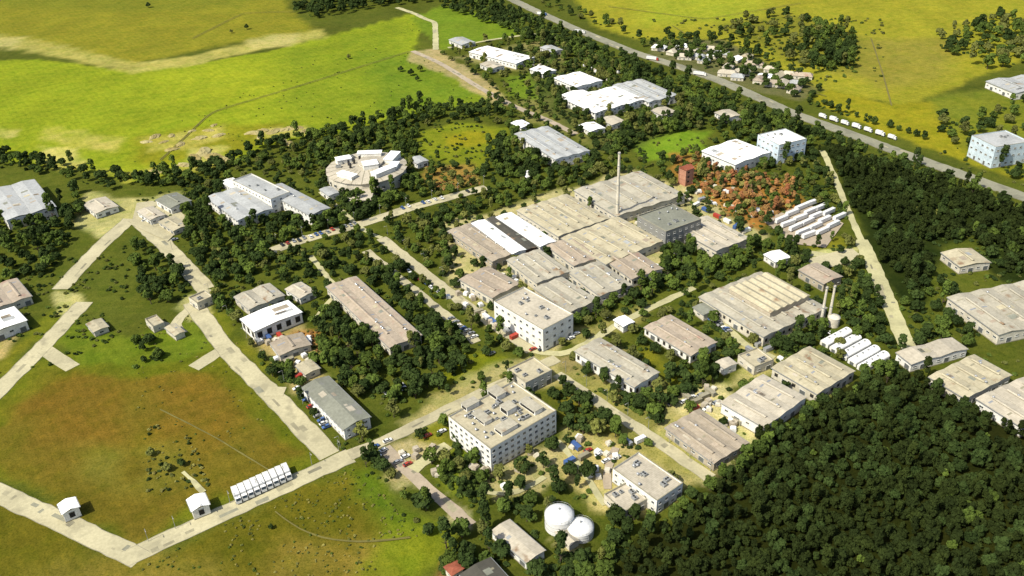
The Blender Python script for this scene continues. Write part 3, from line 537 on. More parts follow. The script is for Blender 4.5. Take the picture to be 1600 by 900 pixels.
bld('storage_shed', 'far white shed with long roof beside the dirt road', [(742, 80), (804, 102), (822, 92), (768, 68)], 7, n=1, rm='r_white', wm='w_white', win=W1, rise=1.2)
bld('storage_shed', 'white shed right of the small lawn at top centre', [(872, 122), (900, 138), (934, 126), (908, 110)], 7, n=2, rm='r_white', wm='w_white', win=W1, rise=1)
bld('workshop', 'front building of the white cluster below the highway, split in three spans', [(892, 156), (930, 180), (1000, 154), (960, 132)], 9, n=3, rm='r_white', wm='w_white', win=(2, 5, 2.4, 1.6), rise=1.2, turb=3)
bld('workshop', 'rear building of the white cluster below the highway with greyish roof', [(962, 134), (1012, 160), (1058, 150), (1004, 122)], 9, n=3, rm='r_lgrey', wm='w_white', win=(2, 5, 2.4, 1.6), rise=1.2, turb=3)
bld('workshop', 'low bright building left of the white cluster below the highway', [(880, 148), (900, 160), (930, 150), (912, 140)], 5, n=1, rm='r_white', wm='w_white', win=W1)
for q_, lb_ in (([(846, 74), (862, 82), (878, 78), (862, 70)], 'tiny white shed under the highway belt right of the far long shed'), ([(752, 100), (768, 108), (786, 103), (770, 95)], 'tiny white shed just below the far long shed by the dirt road'), ([(940, 186), (956, 196), (976, 190), (960, 180)], 'small white shed just below the front building of the white cluster'),
               ([(1020, 172), (1036, 182), (1056, 175), (1040, 166)], 'small white shed below the rear building of the white cluster'), ([(700, 62), (722, 70), (744, 66), (722, 58)], 'tiny pale shed left of the far long shed on the green strip'), ([(800, 192), (814, 200), (830, 195), (816, 187)], 'tiny pale shed left above the split roof laboratory'),
               ([(906, 196), (922, 206), (944, 200), (928, 190)], 'small cream shed right above the split roof laboratory'), ([(830, 108), (848, 116), (866, 110), (850, 102)], 'tiny white shed on the upper edge of the small round lawn'), ([(346, 284), (362, 294), (380, 288), (364, 278)], 'small pale shed behind the left wing of the light grey building'),
               ([(500, 296), (514, 306), (530, 301), (516, 291)], 'tiny pale shed between the round hall and the light grey building'), ([(640, 248), (652, 256), (668, 251), (656, 243)], 'tiny pale shed right of the round hall'), ([(1120, 176), (1136, 186), (1156, 180), (1140, 170)], 'small cream shed in the trees above the white hall by the pale blue block'),
               ([(1196, 398), (1212, 410), (1234, 402), (1218, 390)], 'small white shed below the trailer yard'), ([(960, 500), (974, 510), (990, 503), (976, 493)], 'tiny cream shed by the hedge in front of the big works'), ([(1120, 566), (1132, 576), (1150, 568), (1138, 558)], 'tiny grey shed left of the cream pump house')):
    bld('storage_shed', lb_, q_, 5, n=1, rm=('r_white', 'r_pale', 'r_lgrey')[len(lb_) % 3], wm='w_white', win=(1, 4, 1.6, 1.2), turb=0, vent=False, units=0)
bld('white_hall', 'white hall left of the pale blue tall block near the highway', [(1106, 237), (1150, 260), (1194, 238), (1150, 214)], 9, n=2, rm='r_white', wm='w_white', win=(1, 5, 2.4, 1.6), rise=1.2)
bld('tall_block', 'pale blue and white block near the highway', [(1192, 213), (1216, 230), (1254, 218), (1226, 199)], 17, roof='flat', rm='r_white', wm='w_blue', win=(3, 5, 2.4, 1.4), units=4)
bld('storage_shed', 'small pale shed at the far left corner by the road junction, left of its neighbour', [(216, 330), (234, 344), (256, 336), (238, 322)], 5, n=1, rm='r_pale', wm='w_white', win=W1)
bld('storage_shed', 'pale shed with grey roof beside the dark trees at the far left road junction', [(246, 312), (266, 326), (296, 314), (276, 300)], 6, n=1, rm='r_grey', wm='w_white', win=W1)
bld('storage_shed', 'cream shed at the lower edge of the far left junction yard', [(250, 346), (270, 362), (292, 352), (272, 338)], 4, n=1, rm='r_sand', wm='w_cream', win=W1)
bld('gatehouse', 'flat roofed cream gatehouse beside the left road junction', [(296, 466), (308, 476), (332, 464), (320, 455)], 5, roof='flat', rm='r_sand', wm='w_cream', win=(1, 3, 1.2, 1.2), units=1)
bld('storage_shed', 'cream kiosk left of the left road junction', [(226, 500), (240, 512), (258, 505), (244, 494)], 4, roof='flat', rm='r_sand', wm='w_cream', win=(1, 3, 1.2, 1.2), units=0)
bld('storage_shed', 'small cream roofed shelter beside the stub road in the grass', [(258, 512), (274, 524), (288, 518), (272, 506)], 4, n=1, rm='r_sand', wm='w_cream', win=(0, 3, 1.2, 1.2))
bld('gatehouse', 'white hut with dark doorway beside the front road in the brown field', [(290, 780), (302, 796), (330, 788), (316, 774)], 6, n=1, rm='r_white', wm='w_white', win=(1, 4, 2.4, 3), kind='dark', rise=1.6, doors=0, vent=False)
bld('storage_shed', 'tan plant shed behind the pinkish shed with white columns', [(1085, 480), (1100, 492), (1120, 484), (1106, 472)], 5, n=1, rm='r_grey', wm='w_cream', win=W1)
bld('pump_house', 'cream pump house above the pale warehouses', [(1150, 556), (1180, 574), (1210, 564), (1184, 546)], 5, roof='flat', rm='r_sand', wm='w_cream', win=W1, units=3)
# mirrored neighbours beyond the strip: the estate goes on at both sides
bld('school_wing', 'pale grey building in the trees at the far left edge of the picture', [(-30, 300), (20, 340), (96, 322), (46, 284)], 9, n=2, rm='r_lgrey', wm='w_white', win=(2, 4.5, 2, 1.4), rise=1.4, vent=False)
bld('storage_shed', 'pale shed right of the grey building at the far left edge', [(130, 318), (150, 334), (184, 322), (164, 308)], 5, n=1, rm='r_pale', wm='w_white', win=W1)
bld('factory_hall', 'pinkish tan hall at the left edge above the white hall', [(-40, 454), (-6, 482), (56, 462), (22, 438)], 7, n=2, rm='r_pink', wm='w_cream', win=W1)
bld('white_hall', 'white hall at the left edge of the picture beside the road', [(-50, 504), (-26, 526), (44, 500), (20, 482)], 7, n=1, rm='r_white', wm='w_white', win=W1, rise=1.2, vent=False)
bld('gatehouse', 'small white hut beside the road at the lower left edge of the picture', [(88, 788), (100, 800), (126, 792), (114, 780)], 6, n=1, rm='r_white', wm='w_white', win=(1, 4, 2.4, 3), kind='dark', rise=1.4, doors=0, vent=False)
bld('storage_shed', 'cream shelter by the junction left of the left road', [(134, 506), (148, 518), (170, 510), (156, 499)], 4, n=1, rm='r_sand', wm='w_cream', win=W1)
bld('tall_block', 'pale blue white block at the right edge of the picture', [(1530, 216), (1556, 234), (1598, 222), (1570, 200)], 18, roof='flat', rm='r_lgrey', wm='w_blue', win=(3, 5, 2.4, 1.4), units=3)
bld('warehouse', 'pale tan hall right of the boundary road at the right edge', [(1478, 396), (1500, 420), (1540, 408), (1518, 386)], 7, n=1, rm='r_sand', wm='w_cream', win=W1)
bld('warehouse', 'big tan warehouse cut by the right edge of the picture', [(1500, 470), (1560, 530), (1690, 488), (1610, 430)], 9, n=4, rm='r_tan', wm='w_cream', win=W1, turb=5)
bld('warehouse', 'white roofed shed right of the boundary road above the forest', [(1412, 556), (1430, 576), (1500, 540), (1482, 522)], 7, n=2, rm='r_pale', wm='w_white', win=W1)
bld('warehouse', 'pale warehouse above the forest in the right strip, left one', [(1450, 588), (1510, 622), (1580, 586), (1524, 556)], 8, n=3, rm='r_sand', wm='w_cream', win=W1, turb=3)
bld('warehouse', 'pale warehouse above the forest cut by the right edge', [(1530, 622), (1600, 672), (1670, 630), (1600, 590)], 8, n=3, rm='r_pale', wm='w_white', win=W1, turb=3)
bld('storage_shed', 'grey roofed shed under the trees by the highway at the right edge', [(1560, 130), (1590, 152), (1640, 132), (1612, 112)], 7, n=2, rm='r_lgrey', wm='w_white', win=W1)

# raised monitor roof on the square warehouse
def child_block(parent_quad, h0, h1, quad, rm, wm, n=2):
    e = [o for o in bpy.data.objects if o.get('label', '').startswith('large square tan roofed warehouse')][0]
    c, th, Lu, Lv, d = frame(quad, h1); l_ = Matrix.Rotation(-e.rotation_euler.z, 3, 'Z') @ (c - e.location)
    mb = MB(); mb.box(l_.x - Lu / 2, l_.x + Lu / 2, l_.y - Lv / 2, l_.y + Lv / 2, h0 - .5, h1); mb.build('raised_wall', M[wm], e)
    mb = MB(); x0, x1, y0, y1 = l_.x - Lu / 2 - .6, l_.x + Lu / 2 + .6, l_.y - Lv / 2 - .6, l_.y + Lv / 2 + .6; k = 6
    for i in range(k):
        a, b_ = y0 + (y1 - y0) * i / k, y0 + (y1 - y0) * (i + 1) / k; m_ = (a + b_) / 2
        mb.add([(x0, a, h1 + .02), (x1, a, h1 + .02), (x1, m_, h1 + 1.1), (x0, m_, h1 + 1.1), (x1, b_, h1 + .02), (x0, b_, h1 + .02)], [(0, 1, 2, 3), (3, 2, 4, 5), (0, 3, 5), (1, 4, 2)])
    mb.build('raised_roof', M[rm], e)
child_block(None, 7.2, 11.5, [(1146, 452), (1202, 490), (1262, 462), (1198, 424)], 'r_sand', 'w_tan')

# ---- round hall
def round_hall():
    h = 11; c = pix((573, 262), h); a = pix((511, 262), h); R = abs(a.x - c.x) * .98; e = empty('round_hall', (c.x, c.y, 0), 0, label='round whitish hall with blocks and stacks on its roof, ringed by trees', cat='building'); FOOT.append((Vector((c.x, c.y, 0)), 0, R * 1.7, R * 1.7))
    mb = MB(); mb.lathe([(R, 0), (R, h)], 16); mb.build('wall', M['w_cream'], e)
    mb = MB(); mb.lathe([(R + 1.2, h - .1), (R + 1.2, h + .3), (R * .8, h + 1.4), (R * .36, h + 2.4), (.1, h + 2.6)], 16); mb.build('outer_roof', M['r_pale'], e)
    mb = MB(); mb.lathe([(R * .3, h + 2.0), (R * .3, h + 4.2)], 30, x=R * .1, y=R * .1); mb.build('drum', M['w_white'], e)
    mb = MB(); mb.lathe([(R * .33, h + 4.15), (R * .33, h + 4.4), (R * .2, h + 5.0), (.05, h + 5.4)], 30, x=R * .1, y=R * .1); mb.build('dome', M['r_pale'], e)
    for bx_, by_, a_, w1, w2_, hh in ((-.62, .3, .4, 6, 4, 5), (.48, -.5, .8, 10, 3.4, 4.5), (-.4, -.62, -.6, 8, 3.4, 3.5), (.62, .35, 1.3, 9, 4, 5), (.0, .7, 0, 10, 3.4, 4), (.12, -.15, .3, 6, 5, 6), (.72, -.1, 1.4, 5, 3, 3.5)):
        q_ = MB(); q_.box(-w1, w1, -w2_, w2_, 0, hh); q_ = q_.build('roof_block', M['w_white'], e); q_.location = (bx_ * R, by_ * R, h + .3); q_.rotation_euler[2] = a_; q2 = MB(); q2.box(-w1 - .4, w1 + .4, -w2_ - .4, w2_ + .4, hh, hh + .3); q2.build('block_cover', M['r_white'], q_)
    for bx_, by_ in ((-.45, .05), (-.32, .12), (-.38, -.15), (-.2, .3)): q_ = MB(); q_.cyl(bx_ * R, by_ * R, h + 1, h + 6.5, 1.0, n=10); q_.build('vent_stack', M['black'], e)
    rb = MB()
    for i in range(24):
        t_ = 2 * math.pi * i / 24; r0, r1 = R * .36, R + 1.2; nx_, ny_ = -math.sin(t_) * .3, math.cos(t_) * .3
        zz = ((r0, h + 2.5), (R * .8, h + 1.5), (r1, h + .4)); vs = []
        for r, z in zz: vs += [(r * math.cos(t_) + nx_, r * math.sin(t_) + ny_, z), (r * math.cos(t_) - nx_, r * math.sin(t_) - ny_, z)]
        rb.add(vs, [(0, 1, 3, 2), (2, 3, 5, 4)])
        inst('window', winmesh(3, 2.4), e, (R * math.cos(t_), R * math.sin(t_), 4.5), t_ + math.pi / 2)
    rb.build('roof_rib', M['conc'], e)
    for i in range(5):
        t_ = 1.9 + i * .33; inst('skylight', UNIT, e, (R * .7 * math.cos(t_), R * .7 * math.sin(t_), h + 2.1), t_, (2.2, 1.4, 1.6))
    mb = MB(); mb.box(-9, 9, -R - 20, -R + 3, 0, 6); mb.build('porch_wall', M['w_cream'], e)
    mb = MB(); mb.box(-9.6, 9.6, -R - 20.6, -R + 1, 6, 6.5); mb.build('porch_roof', M['r_pale'], e)
    for i in range(4): inst('window', winmesh(2.4, 2.2), e, (-6.6 + i * 4.4, -R - 20, 2), 0)
round_hall()

# ------------------------------------------------------------------ plants
def crown_mesh(name, m, seed, nl=12, per=62, leaf=.17, flat=.75, spread=1.0, top=1.0, base=.35, gap=0.0):
    """crown of radius about 1, sitting between z=base and z=base+2*flat: many leaf clumps set on uneven lobes"""
    r = np.random.RandomState(seed); V, Fc = [], []
    for k in range(nl):
        if k == 0: c = np.array([0, 0, base + flat]); R = .55
        else:
            a = 2.4 * k + r.rand() * .8; el = r.uniform(-.55, 1.15); rr = spread * r.uniform(.42, .68)
            c = np.array([math.cos(a) * math.cos(el) * rr, math.sin(a) * math.cos(el) * rr, base + flat * (1 + .85 * math.sin(el) * top)]); R = r.uniform(.26, .46)
        for _ in range(per):
            d = r.normal(size=3); d /= np.linalg.norm(d)
            if d[2] < -.5 and r.rand() < .7: d[2] *= -1
            p = c + d * R * r.uniform(.72, 1.08) * np.array([1, 1, .82])
            nrm = d + r.normal(size=3) * .42 + np.array([0, 0, .25]); nrm /= np.linalg.norm(nrm)
            t_ = np.cross(nrm, r.normal(size=3)); t_ /= np.linalg.norm(t_); b_ = np.cross(nrm, t_); s_ = leaf * r.uniform(.55, 1.25)
            i = len(V); V += [p - t_ * s_ - b_ * s_ * .55, p + t_ * s_ * .8 - b_ * s_ * .7 + nrm * s_ * .15, p + t_ * s_ + b_ * s_ * .6, p - t_ * s_ * .7 + b_ * s_ * .75 - nrm * s_ * .2]; Fc.append((i, i + 1, i + 2, i + 3))
    me = bpy.data.meshes.new(name); me.from_pydata([tuple(v) for v in V], [], Fc); me.materials.append(m); me.update(); return me
def trunk_mesh(name, seed, h=1.0, r0=.085):
    r = random.Random(seed); mb = MB()
    def limb(a, b, ra, rb, n=6):
        a, b = Vector(a), Vector(b); d = (b - a).normalized(); t_ = d.orthogonal().normalized(); u_ = d.cross(t_); vs = []
        for p, q in ((a, ra), (b, rb)): vs += [p + (t_ * math.cos(2 * math.pi * i / n) + u_ * math.sin(2 * math.pi * i / n)) * q for i in range(n)]
        mb.add(vs, [(i, (i + 1) % n, n + (i + 1) % n, n + i) for i in range(n)])
    limb((0, 0, -.05), (.02, .01, .45), r0, r0 * .75); limb((.02, .01, .43), (0, .03, h), r0 * .75, r0 * .4)
    for k in range(5):
        a = k * 1.26 + r.random(); limb((.01, .02, .5 + .07 * k), (math.cos(a) * .5, math.sin(a) * .5, .85 + .1 * k), r0 * .45, r0 * .15)
    return mb.mesh(name, M['trunk'])
TR = [trunk_mesh('trunk', k) for k in range(3)]
KIND = {}
for nm, mt in (('dark', 'leaf_dark'), ('mid', 'leaf_mid'), ('olive', 'leaf_olive'), ('orange', 'leaf_orange'), ('red', 'leaf_red'), ('yellow', 'leaf_yellow'), ('forest', 'leaf_forest')):
    KIND[nm] = [crown_mesh('crown', M[mt], 10 + i * 7, nl, per, lf, fl, sp_, tp) for i, (nl, per, lf, fl, sp_, tp) in enumerate(((13, 60, .16, .72, 1, 1), (10, 66, .17, .95, .85, 1.1), (16, 48, .15, .6, 1.08, .9), (9, 60, .14, 1.5, .62, 1.2), (11, 34, .17, .85, 1.15, 1)))]
BUSH = {nm: [crown_mesh('bush', M['leaf_' + nm], 90 + i, 7, 34, .24, .5, .8, .8, -.1) for i in range(2)] for nm in ('dark', 'mid', 'olive', 'orange', 'yellow')}
proto_col = {}
def gn_stuff(name, meshes, pts, scl, rot, idx, label, cat):
    key = tuple(m.name for m in meshes)
    if key not in proto_col:
        c = bpy.data.collections.new('protos'); 
        for i, m in enumerate(meshes): c.objects.link(bpy.data.objects.new('p%02d' % i, m))
        proto_col[key] = c
    me = bpy.data.meshes.new(name); me.vertices.add(len(pts)); me.vertices.foreach_set('co', np.array(pts, np.float32).ravel())
    a = me.attributes.new('scl', 'FLOAT_VECTOR', 'POINT'); a.data.foreach_set('vector', np.array(scl, np.float32).ravel())
    a = me.attributes.new('rot', 'FLOAT', 'POINT'); a.data.foreach_set('value', np.array(rot, np.float32))
    a = me.attributes.new('idx', 'INT', 'POINT'); a.data.foreach_set('value', np.array(idx, np.int32))
    o = bpy.data.objects.new(name, me); COL.objects.link(o); tag(o, label, cat, kind='stuff')
    g = bpy.data.node_groups.new(name, 'GeometryNodeTree'); g.interface.new_socket('Geometry', in_out='INPUT', socket_type='NodeSocketGeometry'); g.interface.new_socket('Geometry', in_out='OUTPUT', socket_type='NodeSocketGeometry')
    n, l = g.nodes, g.links; gi, go = n.new('NodeGroupInput'), n.new('NodeGroupOutput'); mp = n.new('GeometryNodeMeshToPoints'); ip = n.new('GeometryNodeInstanceOnPoints'); ci = n.new('GeometryNodeCollectionInfo')
    ci.inputs['Collection'].default_value = proto_col[key]; ci.inputs['Separate Children'].default_value = True; ci.inputs['Reset Children'].default_value = True
    def at(nm, ty): q = n.new('GeometryNodeInputNamedAttribute'); q.data_type = ty; q.inputs['Name'].default_value = nm; return q.outputs['Attribute']
    cx = n.new('ShaderNodeCombineXYZ'); l.new(at('rot', 'FLOAT'), cx.inputs[2])
    l.new(gi.outputs[0], mp.inputs[0]); l.new(mp.outputs[0], ip.inputs['Points']); l.new(ci.outputs[0], ip.inputs['Instance']); ip.inputs['Pick Instance'].default_value = True
    l.new(at('idx', 'INT'), ip.inputs['Instance Index']); l.new(cx.outputs[0], ip.inputs['Rotation']); l.new(at('scl', 'FLOAT_VECTOR'), ip.inputs['Scale']); l.new(ip.outputs[0], go.inputs[0])
    md = o.modifiers.new('instances', 'NODES'); md.node_group = g; return o

FOOT += [(pix((1266, 350)), math.radians(-56), 44, 44)]
OPEN = [w2(q) for q in ([(990, 225), (1050, 200), (1110, 205), (1100, 235), (1010, 252)], [(655, 205), (720, 192), (795, 200), (790, 225), (750, 262), (660, 245)], [(680, 590), (720, 545), (785, 560), (760, 585), (700, 605)], [(1050, 610), (1130, 600), (1200, 660), (1190, 700)], [(790, 120), (860, 108), (880, 140), (840, 158)], [(462, 520), (500, 512), (505, 545), (470, 550)], [(395, 525), (470, 505), (490, 580), (420, 560)], [(880, 670), (980, 690), (1060, 745), (930, 790)], [(208, 312), (280, 300), (300, 350), (260, 370)])]
FOOT += [(pix(p), 0, w_, w_) for p, w_ in (((874, 822), 20), ((907, 834), 24), ((886, 846), 14), ((1301, 508), 10), ((1284, 506), 8))]
FW = [(np.array([c.x, c.y]), th, Lu / 2, Lv / 2) for c, th, Lu, Lv in FOOT]
def clear(x, y, r=2.0, roads=True):
    for c, th, a, b_ in FW:
        dx, dy = x - c[0], y - c[1]
        if abs(dx) + abs(dy) > a + b_ + 20: continue
        u_ = dx * math.cos(th) + dy * math.sin(th); v_ = -dx * math.sin(th) + dy * math.cos(th)
        if abs(u_) < a + r and abs(v_) < b_ + r: return False
    if roads:
        p = np.array([[x, y]])
        for pts, w in ROADS:
            if line_d(p, pts)[0] < w / 2 + r * .55: return False
    return True
def sample(poly, spacing, jitter_seed, r=2.2, thin=0.0):
    W_ = np.array(w2(poly)); lo, hi = W_.min(0), W_.max(0); rr = random.Random(jitter_seed); out = []
    n_ = int((hi[0] - lo[0]) * (hi[1] - lo[1]) / spacing ** 2 * 3.2)
    c = np.array([[rr.uniform(lo[0], hi[0]), rr.uniform(lo[1], hi[1])] for _ in range(max(n_, 4))]); c = c[poly_sd(c, W_) > 0]; grid = {}
    for x, y in c:
        if rr.random() < thin: continue
        gx, gy = int(x // spacing), int(y // spacing)
        if any((x - q[0]) ** 2 + (y - q[1]) ** 2 < spacing ** 2 for i in (-1, 0, 1) for j in (-1, 0, 1) for q in grid.get((gx + i, gy + j), ())): continue
        if not clear(x, y, r): continue
        grid.setdefault((gx, gy), []).append((x, y)); out.append((x, y))
    return out
def band(pts, w):
    """pixel polyline widened to a polygon, w pixels"""
    L_, R_ = [], []
    for i, p in enumerate(pts):
        a, b_ = pts[max(i - 1, 0)], pts[min(i + 1, len(pts) - 1)]; dx, dy = b_[0] - a[0], b_[1] - a[1]; k = math.hypot(dx, dy) or 1; nx_, ny_ = -dy / k * w / 2, dx / k * w / 2
        L_.append((p[0] + nx_, p[1] + ny_)); R_.append((p[0] - nx_, p[1] - ny_))
    return L_ + R_[::-1]
